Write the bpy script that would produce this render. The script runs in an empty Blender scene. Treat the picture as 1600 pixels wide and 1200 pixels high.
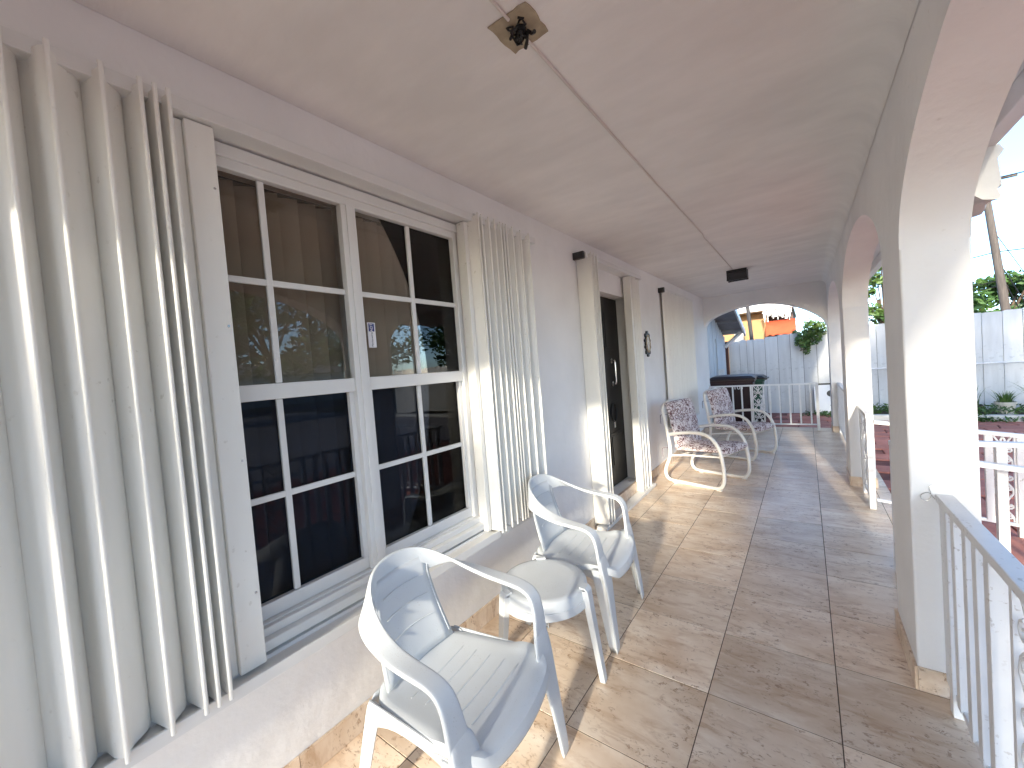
import bpy, math, random
from mathutils import Vector, Matrix
R = math.radians
rnd = random.Random(7)
SC = bpy.context.scene
COL = SC.collection

# ---------------------------------------------------------------- camera
FPX, YAW, PITCH, ROLL = 624.46, R(-36.45), R(-1.9446), R(-4.4752)
CAM = Vector((0.8654, -3.1921, 1.4811))
cd = bpy.data.cameras.new('camera')
cam = bpy.data.objects.new('camera', cd)
COL.objects.link(cam)
cd.sensor_width = 36.0
cd.lens = FPX * 36.0 / 1600.0
cd.clip_start, cd.clip_end = 0.02, 2000
fwd = Vector((math.sin(YAW) * math.cos(PITCH), math.cos(YAW) * math.cos(PITCH), math.sin(PITCH)))
rgt = Vector((math.cos(YAW), -math.sin(YAW), 0))
up = rgt.cross(fwd)
r2 = rgt * math.cos(ROLL) + up * math.sin(ROLL)
u2 = -rgt * math.sin(ROLL) + up * math.cos(ROLL)
cam.matrix_world = Matrix(((r2.x, u2.x, -fwd.x, CAM.x), (r2.y, u2.y, -fwd.y, CAM.y), (r2.z, u2.z, -fwd.z, CAM.z), (0, 0, 0, 1)))
SC.camera = cam

# ---------------------------------------------------------------- light
SUN = Vector((0.14, -1.0, 0.32)).normalized()          # direction towards the sun
world = bpy.data.worlds.new('World')
SC.world = world
world.use_nodes = True
nt = world.node_tree
nt.nodes.clear()
wo = nt.nodes.new('ShaderNodeOutputWorld')
bg = nt.nodes.new('ShaderNodeBackground')
sky = nt.nodes.new('ShaderNodeTexSky')
sky.sky_type = 'NISHITA'
sky.sun_disc = False
sky.sun_elevation = math.asin(SUN.z)
sky.sun_rotation = math.atan2(SUN.x, SUN.y)
sky.air_density, sky.dust_density, sky.ozone_density = 0.6, 0.5, 3.4
tc = nt.nodes.new('ShaderNodeTexCoord')
mp = nt.nodes.new('ShaderNodeMapping')
mp.inputs['Scale'].default_value = (1.2, 1.2, 5.0)
nz = nt.nodes.new('ShaderNodeTexNoise')
nz.inputs['Scale'].default_value = 2.2
nz.inputs['Detail'].default_value = 7
nz.inputs['Roughness'].default_value = 0.55
cr = nt.nodes.new('ShaderNodeValToRGB')
cr.color_ramp.elements[0].position, cr.color_ramp.elements[1].position = 0.47, 0.78
mx = nt.nodes.new('ShaderNodeMixRGB')
mx.inputs[2].default_value = (1.15, 1.35, 1.6, 1)
L = nt.links.new
L(tc.outputs['Generated'], mp.inputs[0]); L(mp.outputs[0], nz.inputs['Vector']); L(nz.outputs[0], cr.inputs[0])
tint = nt.nodes.new('ShaderNodeMixRGB')
tint.blend_type = 'MULTIPLY'
tint.inputs[0].default_value = 1.0
tint.inputs[2].default_value = (1.0, 0.98, 0.88, 1)
L(sky.outputs[0], tint.inputs[1])
L(cr.outputs[0], mx.inputs[0]); L(tint.outputs[0], mx.inputs[1]); L(mx.outputs[0], bg.inputs[0]); L(bg.outputs[0], wo.inputs[0])
bg.inputs[1].default_value = 0.072
sd = bpy.data.lights.new('sun', 'SUN')
sd.energy, sd.angle, sd.color = 0.95, R(3.0), (1.0, 0.91, 0.74)
so = bpy.data.objects.new('sun', sd)
so.rotation_euler = SUN.to_track_quat('Z', 'Y').to_euler()
so.location = (2, -8, 8)
COL.objects.link(so)
SC.view_settings.view_transform = 'Standard'
SC.view_settings.look = 'None'
SC.view_settings.gamma = 1.0
SC.view_settings.exposure = 3.5
SC.cycles.use_denoising = True
SC.cycles.max_bounces = 14
SC.cycles.diffuse_bounces = 8
SC.cycles.transparent_max_bounces = 24
SC.cycles.caustics_reflective = False
SC.cycles.caustics_refractive = False
SC.cycles.sample_clamp_indirect = 6.0

# ---------------------------------------------------------------- materials
MATS = {}
def newmat(name):
    m = bpy.data.materials.new(name)
    m.use_nodes = True
    n = m.node_tree.nodes
    return m, n, m.node_tree.links.new, n['Principled BSDF']

def mat(name, col, rough=0.5, var=0.12, scale=4.0, bump=0.0, bscale=60.0, metal=0.0, col2=None, stretch=(1, 1, 1), lo=0.35, hi=0.7, perobj=0.0):
    if name in MATS:
        return MATS[name]
    m, n, l, b = newmat(name)
    t = n.new('ShaderNodeTexCoord')
    mp = n.new('ShaderNodeMapping')
    mp.inputs['Scale'].default_value = stretch
    l(t.outputs['Object'], mp.inputs[0])
    vec = mp.outputs[0]
    oi = None
    if perobj:
        oi = n.new('ShaderNodeObjectInfo')
        ad = n.new('ShaderNodeVectorMath')
        ad.operation = 'MULTIPLY_ADD'
        ad.inputs[1].default_value = (37, 53, 71)
        l(oi.outputs['Random'], ad.inputs[0]); l(vec, ad.inputs[2])
        vec = ad.outputs[0]
    nz = n.new('ShaderNodeTexNoise')
    nz.inputs['Scale'].default_value = scale
    nz.inputs['Detail'].default_value = 6
    l(vec, nz.inputs['Vector'])
    cr = n.new('ShaderNodeValToRGB')
    e = cr.color_ramp.elements
    e[0].position, e[1].position = lo, hi
    c2 = col2 if col2 else tuple(c * (1 - var * 2) for c in col)
    e[0].color = (*c2, 1); e[1].color = (*col, 1)
    l(nz.outputs[0], cr.inputs[0])
    out = cr.outputs[0]
    if perobj:
        hs = n.new('ShaderNodeHueSaturation')
        mr = n.new('ShaderNodeMapRange')
        mr.inputs[3].default_value, mr.inputs[4].default_value = 1 - perobj, 1 + perobj
        l(oi.outputs['Random'], mr.inputs[0]); l(mr.outputs[0], hs.inputs['Value']); l(out, hs.inputs['Color'])
        out = hs.outputs[0]
    l(out, b.inputs['Base Color'])
    b.inputs['Roughness'].default_value = rough
    b.inputs['Metallic'].default_value = metal
    if bump:
        n2 = n.new('ShaderNodeTexNoise')
        n2.inputs['Scale'].default_value = bscale
        n2.inputs['Detail'].default_value = 5
        l(vec, n2.inputs['Vector'])
        bp = n.new('ShaderNodeBump')
        bp.inputs['Strength'].default_value = bump
        bp.inputs['Distance'].default_value = 0.01
        l(n2.outputs[0], bp.inputs['Height']); l(bp.outputs[0], b.inputs['Normal'])
    MATS[name] = m
    return m

def travertine():
    m, n, l, b = newmat('travertine')
    t = n.new('ShaderNodeTexCoord'); oi = n.new('ShaderNodeObjectInfo')
    ad = n.new('ShaderNodeVectorMath'); ad.operation = 'MULTIPLY_ADD'; ad.inputs[1].default_value = (37, 53, 71)
    l(oi.outputs['Random'], ad.inputs[0]); l(t.outputs['Object'], ad.inputs[2])
    def noise(scale, det, st, rough=0.55, dist=0.0):
        mp = n.new('ShaderNodeMapping'); mp.inputs['Scale'].default_value = st
        l(ad.outputs[0], mp.inputs[0])
        z = n.new('ShaderNodeTexNoise'); z.inputs['Scale'].default_value = scale; z.inputs['Detail'].default_value = det
        z.inputs['Roughness'].default_value = rough; z.inputs['Distortion'].default_value = dist
        l(mp.outputs[0], z.inputs['Vector'])
        return z.outputs[0]
    def ramp(src, p0, p1, c0=(0, 0, 0, 1), c1=(1, 1, 1, 1)):
        r = n.new('ShaderNodeValToRGB'); e = r.color_ramp.elements
        e[0].position, e[1].position, e[0].color, e[1].color = p0, p1, c0, c1
        l(src, r.inputs[0]); return r.outputs[0]
    def mix(f, a, c, k=1.0):
        x = n.new('ShaderNodeMixRGB')
        if k != 1.0:
            q = n.new('ShaderNodeMath'); q.operation = 'MULTIPLY'; q.inputs[1].default_value = k; l(f, q.inputs[0]); f = q.outputs[0]
        l(f, x.inputs[0])
        for i, v in ((1, a), (2, c)):
            if isinstance(v, tuple): x.inputs[i].default_value = (*v, 1)
            else: l(v, x.inputs[i])
        return x.outputs[0]
    big = noise(3.0, 4, (1, 1.6, 1))
    base = ramp(big, 0.3, 0.7, (0.50, 0.375, 0.27, 1), (0.70, 0.61, 0.51, 1))
    streak = ramp(noise(5.5, 6, (1, 3.6, 1), 0.62, 0.6), 0.50, 0.70)
    c = mix(streak, base, (0.38, 0.25, 0.16), 0.66)
    pale = ramp(noise(7, 5, (1, 2.4, 1), 0.6, 0.4), 0.55, 0.75)
    c = mix(pale, c, (0.78, 0.71, 0.62), 0.5)
    zone = ramp(noise(5.0, 3, (1, 1.3, 1)), 0.40, 0.54)
    pit = ramp(noise(32, 6, (1, 1.5, 1), 0.72, 0.7), 0.55, 0.62)
    pz = n.new('ShaderNodeMath'); pz.operation = 'MULTIPLY'; l(pit, pz.inputs[0]); l(zone, pz.inputs[1])
    c = mix(pz.outputs[0], c, (0.26, 0.16, 0.10), 0.78)
    hs = n.new('ShaderNodeHueSaturation'); mr = n.new('ShaderNodeMapRange')
    mr.inputs[3].default_value, mr.inputs[4].default_value = 1.04, 1.36
    l(oi.outputs['Random'], mr.inputs[0]); l(mr.outputs[0], hs.inputs['Value']); l(c, hs.inputs['Color'])
    hs.inputs['Saturation'].default_value = 1.1
    l(hs.outputs[0], b.inputs['Base Color'])
    rr = n.new('ShaderNodeMapRange'); rr.inputs[3].default_value, rr.inputs[4].default_value = 0.24, 0.42
    l(big, rr.inputs[0]); l(rr.outputs[0], b.inputs['Roughness'])
    bp = n.new('ShaderNodeBump'); bp.inputs['Strength'].default_value = 0.25; bp.inputs['Distance'].default_value = 0.004
    bp.invert = True
    l(pz.outputs[0], bp.inputs['Height']); l(bp.outputs[0], b.inputs['Normal'])
    return m

def glassmat(name, tint, ior=1.5, gloss=1.0):
    m, n, l, b = newmat(name)
    n.remove(b)
    tr = n.new('ShaderNodeBsdfTransparent'); tr.inputs[0].default_value = (*tint, 1)
    gl = n.new('ShaderNodeBsdfGlossy'); gl.inputs['Roughness'].default_value = 0.004; gl.inputs['Color'].default_value = (gloss, gloss, gloss, 1)
    fr = n.new('ShaderNodeFresnel'); fr.inputs[0].default_value = ior
    ms = n.new('ShaderNodeMixShader')
    l(fr.outputs[0], ms.inputs[0]); l(tr.outputs[0], ms.inputs[1]); l(gl.outputs[0], ms.inputs[2])
    l(ms.outputs[0], n['Material Output'].inputs[0])
    return m

def floral():
    m, n, l, b = newmat('floral_fabric')
    t = n.new('ShaderNodeTexCoord')
    def vor(scale, feat='F1'):
        v = n.new('ShaderNodeTexVoronoi'); v.feature = feat; v.inputs['Scale'].default_value = scale
        l(t.outputs['Object'], v.inputs['Vector']); return v.outputs['Distance']
    def ramp(src, pts):
        r = n.new('ShaderNodeValToRGB'); r.color_ramp.interpolation = 'LINEAR'
        e = r.color_ramp.elements
        while len(e) < len(pts): e.new(0.5)
        for k, (p, c) in enumerate(pts): e[k].position = p; e[k].color = (*c, 1)
        l(src, r.inputs[0]); return r.outputs[0]
    W, D = (0.70, 0.64, 0.64), (0.16, 0.075, 0.085)
    a = ramp(vor(16), [(0.0, D), (0.14, D), (0.18, W), (0.34, W), (0.38, D), (0.46, D), (0.50, W)])
    nz = n.new('ShaderNodeTexNoise'); nz.inputs['Scale'].default_value = 26; nz.inputs['Detail'].default_value = 3; nz.inputs['Distortion'].default_value = 1.6
    l(t.outputs['Object'], nz.inputs['Vector'])
    s = ramp(nz.outputs[0], [(0.0, (1, 1, 1)), (0.53, (1, 1, 1)), (0.56, (0.34, 0.20, 0.19)), (0.61, (0.34, 0.20, 0.19)), (0.64, (1, 1, 1))])
    x = n.new('ShaderNodeMixRGB'); x.blend_type = 'MULTIPLY'; x.inputs[0].default_value = 1.0
    l(a, x.inputs[1]); l(s, x.inputs[2]); l(x.outputs[0], b.inputs['Base Color'])
    b.inputs['Roughness'].default_value = 0.9
    return m

M_TRAV = travertine()
M_STUCCO = mat('white_stucco', (0.87, 0.86, 0.85), 0.75, 0.05, 1.8, 0.9, 8)
M_CEIL = mat('ceiling_plaster', (0.87, 0.85, 0.83), 0.8, 0.05, 2.5, 0.9, 5, stretch=(1, 2.2, 1))
M_TRIM = mat('white_aluminium', (0.76, 0.755, 0.74), 0.38, 0.04, 3)
M_SHUT = mat('cream_shutter_paint', (0.84, 0.83, 0.79), 0.36, 0.03, 3, 0.03, 8, stretch=(4, 4, 0.6))
M_PLAST = mat('white_plastic', (0.60, 0.63, 0.655), 0.45, 0.06, 3, 0.05, 300, col2=(0.56, 0.585, 0.60), lo=0.3, hi=0.55)
M_GROUT = mat('grout', (0.13, 0.085, 0.06), 0.9, 0.2, 8)
M_SLAB = mat('concrete_slab', (0.38, 0.35, 0.32), 0.9, 0.15, 4, 0.2)
M_RAIL = mat('white_iron_paint', (0.80, 0.80, 0.80), 0.4, 0.05, 6, 0.05, 40)
M_DARK = mat('black_metal', (0.02, 0.02, 0.022), 0.4, 0.2, 10)
M_DOOR = mat('dark_door', (0.010, 0.008, 0.007), 0.5, 0.2, 8, stretch=(1, 1, 0.2))
M_CHROME = mat('brushed_steel', (0.62, 0.62, 0.62), 0.25, 0.03, 10, metal=1.0)
M_GLASS = glassmat('window_glass', (0.86, 0.83, 0.78), 1.5, 0.8)
M_GLASSL = glassmat('screened_glass', (0.42, 0.46, 0.53), 1.5, 0.32)
M_BLIND = mat('blind_vinyl', (0.66, 0.58, 0.51), 0.6, 0.06, 5)
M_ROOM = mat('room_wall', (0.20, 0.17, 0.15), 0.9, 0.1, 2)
M_FLOR = floral()
M_PAVER = mat('red_paver', (0.47, 0.195, 0.15), 0.75, 0.2, 5, 0.3, 25, col2=(0.38, 0.14, 0.105), perobj=0.14)
M_PJOINT = mat('red_joint', (0.16, 0.06, 0.05), 0.9, 0.2, 6)
M_FENCE = mat('fence_paint', (0.66, 0.665, 0.66), 0.7, 0.08, 3, 0.15, 30, stretch=(3, 3, 0.4), perobj=0.05)
M_LEAF = mat('leaf', (0.085, 0.17, 0.035), 0.55, 0.3, 1.5, col2=(0.035, 0.085, 0.02))
M_LEAF2 = mat('light_leaf', (0.14, 0.22, 0.05), 0.5, 0.3, 4, col2=(0.06, 0.13, 0.03))
M_BARK = mat('bark', (0.16, 0.115, 0.08), 0.9, 0.25, 8, 0.5, 30)
M_POLE = mat('weathered_pole_wood', (0.12, 0.10, 0.09), 0.9, 0.2, 6, 0.3, 30, stretch=(4, 4, 0.3))
M_GRASS = mat('grass_ground', (0.10, 0.13, 0.04), 0.95, 0.3, 0.8, 0.4, 12, col2=(0.16, 0.13, 0.08))

def speckle(m, col, scale, lo, k):
    """shaped dirt spots mixed over a material's colour"""
    n, l = m.node_tree.nodes, m.node_tree.links
    b = n['Principled BSDF']; src = b.inputs['Base Color'].links[0].from_socket
    t = n.new('ShaderNodeTexCoord'); z = n.new('ShaderNodeTexNoise'); z.inputs['Scale'].default_value = scale; z.inputs['Detail'].default_value = 4
    z2 = n.new('ShaderNodeTexNoise'); z2.inputs['Scale'].default_value = scale * 0.06
    l.new(t.outputs['Object'], z.inputs['Vector']); l.new(t.outputs['Object'], z2.inputs['Vector'])
    r = n.new('ShaderNodeValToRGB'); r.color_ramp.elements[0].position, r.color_ramp.elements[1].position = lo, lo + 0.06
    r2 = n.new('ShaderNodeValToRGB'); r2.color_ramp.elements[0].position, r2.color_ramp.elements[1].position = 0.42, 0.62
    r2.color_ramp.elements[1].color = (k, k, k, 1)
    q = n.new('ShaderNodeMath'); q.operation = 'MULTIPLY'; x = n.new('ShaderNodeMixRGB'); x.inputs[2].default_value = (*col, 1)
    l.new(z.outputs[0], r.inputs[0]); l.new(z2.outputs[0], r2.inputs[0]); l.new(r.outputs[0], q.inputs[0]); l.new(r2.outputs[0], q.inputs[1])
    l.new(q.outputs[0], x.inputs[0]); l.new(src, x.inputs[1]); l.new(x.outputs[0], b.inputs['Base Color'])
speckle(M_PLAST, (0.34, 0.31, 0.27), 210, 0.63, 0.5)
speckle(M_FENCE, (0.25, 0.25, 0.24), 14, 0.60, 0.5)
speckle(M_SHUT, (0.45, 0.42, 0.36), 40, 0.66, 0.5)
speckle(M_RAIL, (0.32, 0.27, 0.22), 60, 0.62, 0.6)
speckle(M_STUCCO, (0.52, 0.48, 0.44), 30, 0.70, 0.35)

# ---------------------------------------------------------------- mesh helpers
class MB:
    def __init__(s): s.v = []; s.f = []
    def add(s, vs, fs):
        o = len(s.v); s.v += [tuple(v) for v in vs]; s.f += [tuple(i + o for i in f) for f in fs]; return s
    def box(s, a, b):
        (x0, y0, z0), (x1, y1, z1) = a, b
        return s.add([(x0, y0, z0), (x1, y0, z0), (x1, y1, z0), (x0, y1, z0), (x0, y0, z1), (x1, y0, z1), (x1, y1, z1), (x0, y1, z1)],
                     [(0, 3, 2, 1), (4, 5, 6, 7), (0, 1, 5, 4), (1, 2, 6, 5), (2, 3, 7, 6), (3, 0, 4, 7)])
    def prism(s, poly, axis, a, b, caps=True):
        """poly in the two other axes (cyclic order), extruded along axis 0/1/2 from a to b"""
        def P(p, t):
            q = list(p); q.insert(axis, t); return tuple(q)
        n = len(poly)
        vs = [P(p, a) for p in poly] + [P(p, b) for p in poly]
        fs = [(i, (i + 1) % n, n + (i + 1) % n, n + i) for i in range(n)]
        if caps: fs += [tuple(range(n - 1, -1, -1)), tuple(range(n, 2 * n))]
        return s.add(vs, fs)
    def tube(s, pts, r, seg=8, caps=True):
        pts = [Vector(p) for p in pts]; n = len(pts)
        rs = r if isinstance(r, (list, tuple)) else [r] * n
        prev = None; rings = []
        for i, p in enumerate(pts):
            t = (pts[min(i + 1, n - 1)] - pts[max(i - 1, 0)]).normalized()
            if prev is None:
                prev = Vector((0, 0, 1)) if abs(t.z) < 0.9 else Vector((1, 0, 0))
            a = (prev - t * prev.dot(t)).normalized(); b = t.cross(a); prev = a
            rings.append([p + (a * math.cos(2 * math.pi * k / seg) + b * math.sin(2 * math.pi * k / seg)) * rs[i] for k in range(seg)])
        vs = [q for g in rings for q in g]; fs = []
        for i in range(n - 1):
            for k in range(seg):
                fs.append((i * seg + k, i * seg + (k + 1) % seg, (i + 1) * seg + (k + 1) % seg, (i + 1) * seg + k))
        if caps: fs += [tuple(range(seg - 1, -1, -1)), tuple(range((n - 1) * seg, n * seg))]
        return s.add(vs, fs)
    def band(s, rows):
        """rows of (centre, width dir, normal dir, width, thickness): a strap swept along the rows"""
        vs = []; fs = []
        for c, w, nn, wd, th in rows:
            c, w, nn = Vector(c), Vector(w).normalized(), Vector(nn)
            nn = (nn - w * nn.dot(w)).normalized()
            for a, b in ((-.5, .5), (-.34, .5), (.34, .5), (.5, .5), (.5, -.5), (.34, -.5), (-.34, -.5), (-.5, -.5)):
                vs.append(c + w * a * wd + nn * b * th)
        k = 8
        for i in range(len(rows) - 1):
            for j in range(k):
                fs.append((i * k + j, i * k + (j + 1) % k, (i + 1) * k + (j + 1) % k, (i + 1) * k + j))
        e = (len(rows) - 1) * k
        fs += [(0, 7, 6, 1), (1, 6, 5, 2), (2, 5, 4, 3), (e, e + 1, e + 6, e + 7), (e + 1, e + 2, e + 5, e + 6), (e + 2, e + 3, e + 4, e + 5)]
        return s.add(vs, fs)
    def lathe(s, prof, c, seg=24):
        n = len(prof); vs = []; fs = []
        for k in range(seg):
            a = 2 * math.pi * k / seg
            for r, z in prof: vs.append((c[0] + r * math.cos(a), c[1] + r * math.sin(a), c[2] + z))
        for k in range(seg):
            k2 = (k + 1) % seg
            for i in range(n - 1): fs.append((k * n + i, k2 * n + i, k2 * n + i + 1, k * n + i + 1))
        return s.add(vs, fs)
    def mesh(s, name):
        me = bpy.data.meshes.new(name); me.from_pydata(s.v, [], s.f); me.update(); return me
    def build(s, name, m, parent=None, smooth=False, sub=0, bevel=0.0, loc=None, fixn=True):
        me = s.mesh(name)
        if fixn:
            import bmesh
            bm = bmesh.new(); bm.from_mesh(me); bmesh.ops.recalc_face_normals(bm, faces=bm.faces); bm.to_mesh(me); bm.free()
        return obj(name, me, m, parent, smooth, sub, bevel, loc)

def obj(name, me, m, parent=None, smooth=False, sub=0, bevel=0.0, loc=None):
    o = bpy.data.objects.new(name, me); COL.objects.link(o)
    if m and not me.materials: me.materials.append(m)
    if smooth:
        me.polygons.foreach_set('use_smooth', [True] * len(me.polygons))
        if not sub: me.set_sharp_from_angle(angle=R(42))
    if bevel:
        b = o.modifiers.new('bevel', 'BEVEL'); b.width = bevel; b.segments = 2; b.limit_method = 'ANGLE'
    if sub:
        q = o.modifiers.new('sub', 'SUBSURF'); q.levels = q.render_levels = sub
    if parent: o.parent = parent
    if loc: o.location = loc
    return o

def tag(o, label=None, cat=None, group=None, kind=None):
    if label: o['label'] = label
    if cat: o['category'] = cat
    if group: o['group'] = group
    if kind: o['kind'] = kind
    return o

def thing(name, label, cat, loc=(0, 0, 0), rz=0.0, group=None):
    o = bpy.data.objects.new(name, None); COL.objects.link(o)
    o.location = loc; o.rotation_euler = (0, 0, rz); o.empty_display_size = 0.1
    return tag(o, label, cat, group)

def bx(name, a, b, m, parent=None, bevel=0.0):
    return MB().box(a, b).build(name, m, parent, bevel=bevel, fixn=False)

def copy_tree(o, parent=None):
    c = o.copy(); COL.objects.link(c)
    if parent: c.parent = parent
    for ch in o.children: copy_tree(ch, c)
    return c

def spline(pts, n=6, closed=False):
    P = [Vector(p) for p in pts]; out = []; N = len(P)
    for i in range(N if closed else N - 1):
        if closed: p0, p1, p2, p3 = P[i - 1], P[i], P[(i + 1) % N], P[(i + 2) % N]
        else: p0, p1, p2, p3 = P[max(i - 1, 0)], P[i], P[i + 1], P[min(i + 2, N - 1)]
        for k in range(n):
            t = k / n
            out.append(0.5 * (2 * p1 + (p2 - p0) * t + (2 * p0 - 5 * p1 + 4 * p2 - p3) * t * t + (3 * p1 - p0 - 3 * p2 + p3) * t ** 3))
    if not closed: out.append(P[-1])
    return out

def leaves(mb, c, rad, n, size, rg, flat=0.0, shell=0.45):
    for _ in range(n):
        while True:
            d = Vector((rg.uniform(-1, 1), rg.uniform(-1, 1), rg.uniform(-1, 1)))
            if shell * shell < d.length_squared <= 1: break
        p = Vector(c) + Vector((d.x * rad[0], d.y * rad[1], d.z * rad[2]))
        a = Vector((rg.uniform(-1, 1), rg.uniform(-1, 1), rg.uniform(-0.6, 0.6))).normalized()
        q = Vector((rg.uniform(-1, 1), rg.uniform(-1, 1), rg.uniform(-1, 1)))
        b = a.cross(q).normalized(); s = size * rg.uniform(0.6, 1.35)
        mb.add([p - a * s, p + b * s * 0.42, p + a * s, p - b * s * 0.42], [(0, 1, 2, 3)])

def make_text(txt, size, m, name, parent, origin, xdir, ydir):
    cu = bpy.data.curves.new('t', 'FONT'); cu.body = txt; cu.size = size; cu.extrude = 0.0003
    cu.align_x = 'CENTER'; cu.align_y = 'CENTER'
    to = bpy.data.objects.new('t', cu); COL.objects.link(to)
    dg = bpy.context.evaluated_depsgraph_get()
    me = bpy.data.meshes.new_from_object(to.evaluated_get(dg))
    bpy.data.objects.remove(to); me.name = name
    x, y = Vector(xdir), Vector(ydir); z = x.cross(y)
    me.transform(Matrix(((x.x, y.x, z.x, origin[0]), (x.y, y.y, z.y, origin[1]), (x.z, y.z, z.z, origin[2]), (0, 0, 0, 1))))
    me.materials.clear()
    return obj(name, me, m, parent)

# ================================================================ GROUND
W = -0.73            # plane of the house wall
XI, XO = 1.19, 1.39  # inner and outer face of the arcade
H = 2.60             # ceiling
tag(bx('ground', (-150, -150, -0.6), (150, 200, -0.16), M_GRASS), kind='structure')
tag(bx('road', (26, -150, -0.16), (33, 200, -0.150), mat('asphalt', (0.055, 0.055, 0.058), 0.9, 0.15, 3, 0.2)), kind='structure')
patio = tag(bx('patio', (-3.2, -9, -0.30), (4.6, 9.2, -0.135), mat('red_bed', (0.27, 0.10, 0.08), 0.9, 0.2, 6)), kind='structure')
tag(bx('bounce_paving', (4.601, -14, -0.30), (24.0, 9.2, -0.131), mat('pale_concrete', (0.58, 0.52, 0.49), 0.85, 0.10, 2.0, 0.3, 20)), kind='structure')  # unseen paving, added pale so sunlight bounces into the porch
# stamped red pavers, uneven four-sided stones
prg = random.Random(3)
def jit(i, j):
    r = random.Random(i * 977 + j * 131); return (r.uniform(-0.07, 0.07), r.uniform(-0.05, 0.05))
PW, PH = 0.50, 0.36
for i in range(-2, 10):
    for j in range(-5, 26):
        x, y = 1.2 + i * PW + (0.25 if j % 2 else 0), j * PH - 0.6
        if x < 1.42 and y < 5.7: continue
        if x + PW > 5.0 or y > 8.4: continue
        cs = []
        for a, b in ((0, 0), (1, 0), (1, 1), (0, 1)):
            k = (2 * (i + a) + ((j) % 2), j + b)
            dx, dy = jit(k[0] * 3 + 1, k[1]); cs.append((x + a * PW + dx * 0.6, y + b * PH + dy))
        cx, cy = sum(c[0] for c in cs) / 4, sum(c[1] for c in cs) / 4
        sh = [((c[0] - cx) * 0.955, (c[1] - cy) * 0.94) for c in cs]
        mb = MB(); mb.add([(p[0], p[1], -0.02) for p in sh] + [(p[0], p[1], 0.012) for p in sh] + [(p[0] * .97, p[1] * .96, 0.016) for p in sh],
                          [(0, 1, 5, 4), (1, 2, 6, 5), (2, 3, 7, 6), (3, 0, 4, 7), (4, 5, 9, 8), (5, 6, 10, 9), (6, 7, 11, 10), (7, 4, 8, 11), (8, 9, 10, 11)])
        mb.build('paver', M_PAVER, patio, loc=(cx, cy, -0.135), fixn=False)

# porch floor with its stone tiles
floor = tag(bx('porch_floor', (W - 0.3, -4.4, -0.30), (1.47, 5.95, -0.0018), M_GROUT), kind='structure')
T = 0.457
tile_me = {}
for i in range(-2, 4):
    for j in range(-9, 13):
        x0, x1, y0, y1 = max(i * T, W), min((i + 1) * T, 1.475), j * T, min((j + 1) * T, 5.955)
        if x1 - x0 < 0.03 or y1 - y0 < 0.03: continue
        g = 0.0021; k = (round(x1 - x0, 3), round(y1 - y0, 3))
        if k not in tile_me:
            a, b = k[0] / 2 - g, k[1] / 2 - g; e = 0.0006
            mb = MB(); mb.add([(-a, -b, -.012), (a, -b, -.012), (a, b, -.012), (-a, b, -.012), (-a, -b, -e), (a, -b, -e), (a, b, -e), (-a, b, -e),
                               (-a + e, -b + e, 0), (a - e, -b + e, 0), (a - e, b - e, 0), (-a + e, b - e, 0)],
                              [(0, 1, 5, 4), (1, 2, 6, 5), (2, 3, 7, 6), (3, 0, 4, 7), (4, 5, 9, 8), (5, 6, 10, 9), (6, 7, 11, 10), (7, 4, 8, 11), (8, 9, 10, 11)])
            tile_me[k] = mb.mesh('tile'); tile_me[k].materials.append(M_TRAV)
        o = obj('tile', tile_me[k], None, floor, loc=((x0 + x1) / 2, (y0 + y1) / 2, rnd.uniform(-0.0006, 0.0006)))

# ================================================================ HOUSE
house = thing('house', 'white stucco house with arched porch, travertine floor and accordion shutters', 'house', (W, 0, 0))
house.location = (0, 0, 0)
# front wall with three openings (y0, y1, z0, z1)
OPEN = [(-2.835, -1.435, 0.56, 2.36), (0.28, 1.26, 0.14, 2.42), (2.75, 4.0, 0.6, 2.3)]
def wall_x(name, xf, xb, y0, y1, z0, z1, holes, m, parent):
    ys = sorted({y0, y1, *[h[0] for h in holes], *[h[1] for h in holes]}); zs = sorted({z0, z1, *[h[2] for h in holes], *[h[3] for h in holes]})
    vi = {}; mb = MB()
    def V(x, y, z):
        k = (x, y, z)
        if k not in vi: vi[k] = len(mb.v); mb.v.append(k)
        return vi[k]
    solid = lambda a, b: not any(h[0] <= a < h[1] and h[2] <= b < h[3] for h in holes)
    for i in range(len(ys) - 1):
        for k in range(len(zs) - 1):
            if not solid(ys[i], zs[k]): continue
            a, b, c, d = ys[i], ys[i + 1], zs[k], zs[k + 1]
            mb.f.append((V(xf, a, c), V(xf, b, c), V(xf, b, d), V(xf, a, d))); mb.f.append((V(xb, a, c), V(xb, a, d), V(xb, b, d), V(xb, b, c)))
            def emp(ii, kk): return ii < 0 or kk < 0 or ii >= len(ys) - 1 or kk >= len(zs) - 1 or not solid(ys[ii], zs[kk])
            if emp(i - 1, k): mb.f.append((V(xf, a, c), V(xf, a, d), V(xb, a, d), V(xb, a, c)))
            if emp(i + 1, k): mb.f.append((V(xf, b, c), V(xb, b, c), V(xb, b, d), V(xf, b, d)))
            if emp(i, k - 1): mb.f.append((V(xf, a, c), V(xb, a, c), V(xb, b, c), V(xf, b, c)))
            if emp(i, k + 1): mb.f.append((V(xf, a, d), V(xf, b, d), V(xb, b, d), V(xb, a, d)))
    return mb.build(name, m, parent)
wall_x('front_wall', W, W - 0.22, -4.6, 5.75, -0.12, 2.75, OPEN, M_STUCCO, house)
# dark room behind
room = MB(); room.box((-4.2, -4.6, 0.0), (W - 0.221, 5.7, 2.7)); room.build('interior_room', M_ROOM, house)
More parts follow.
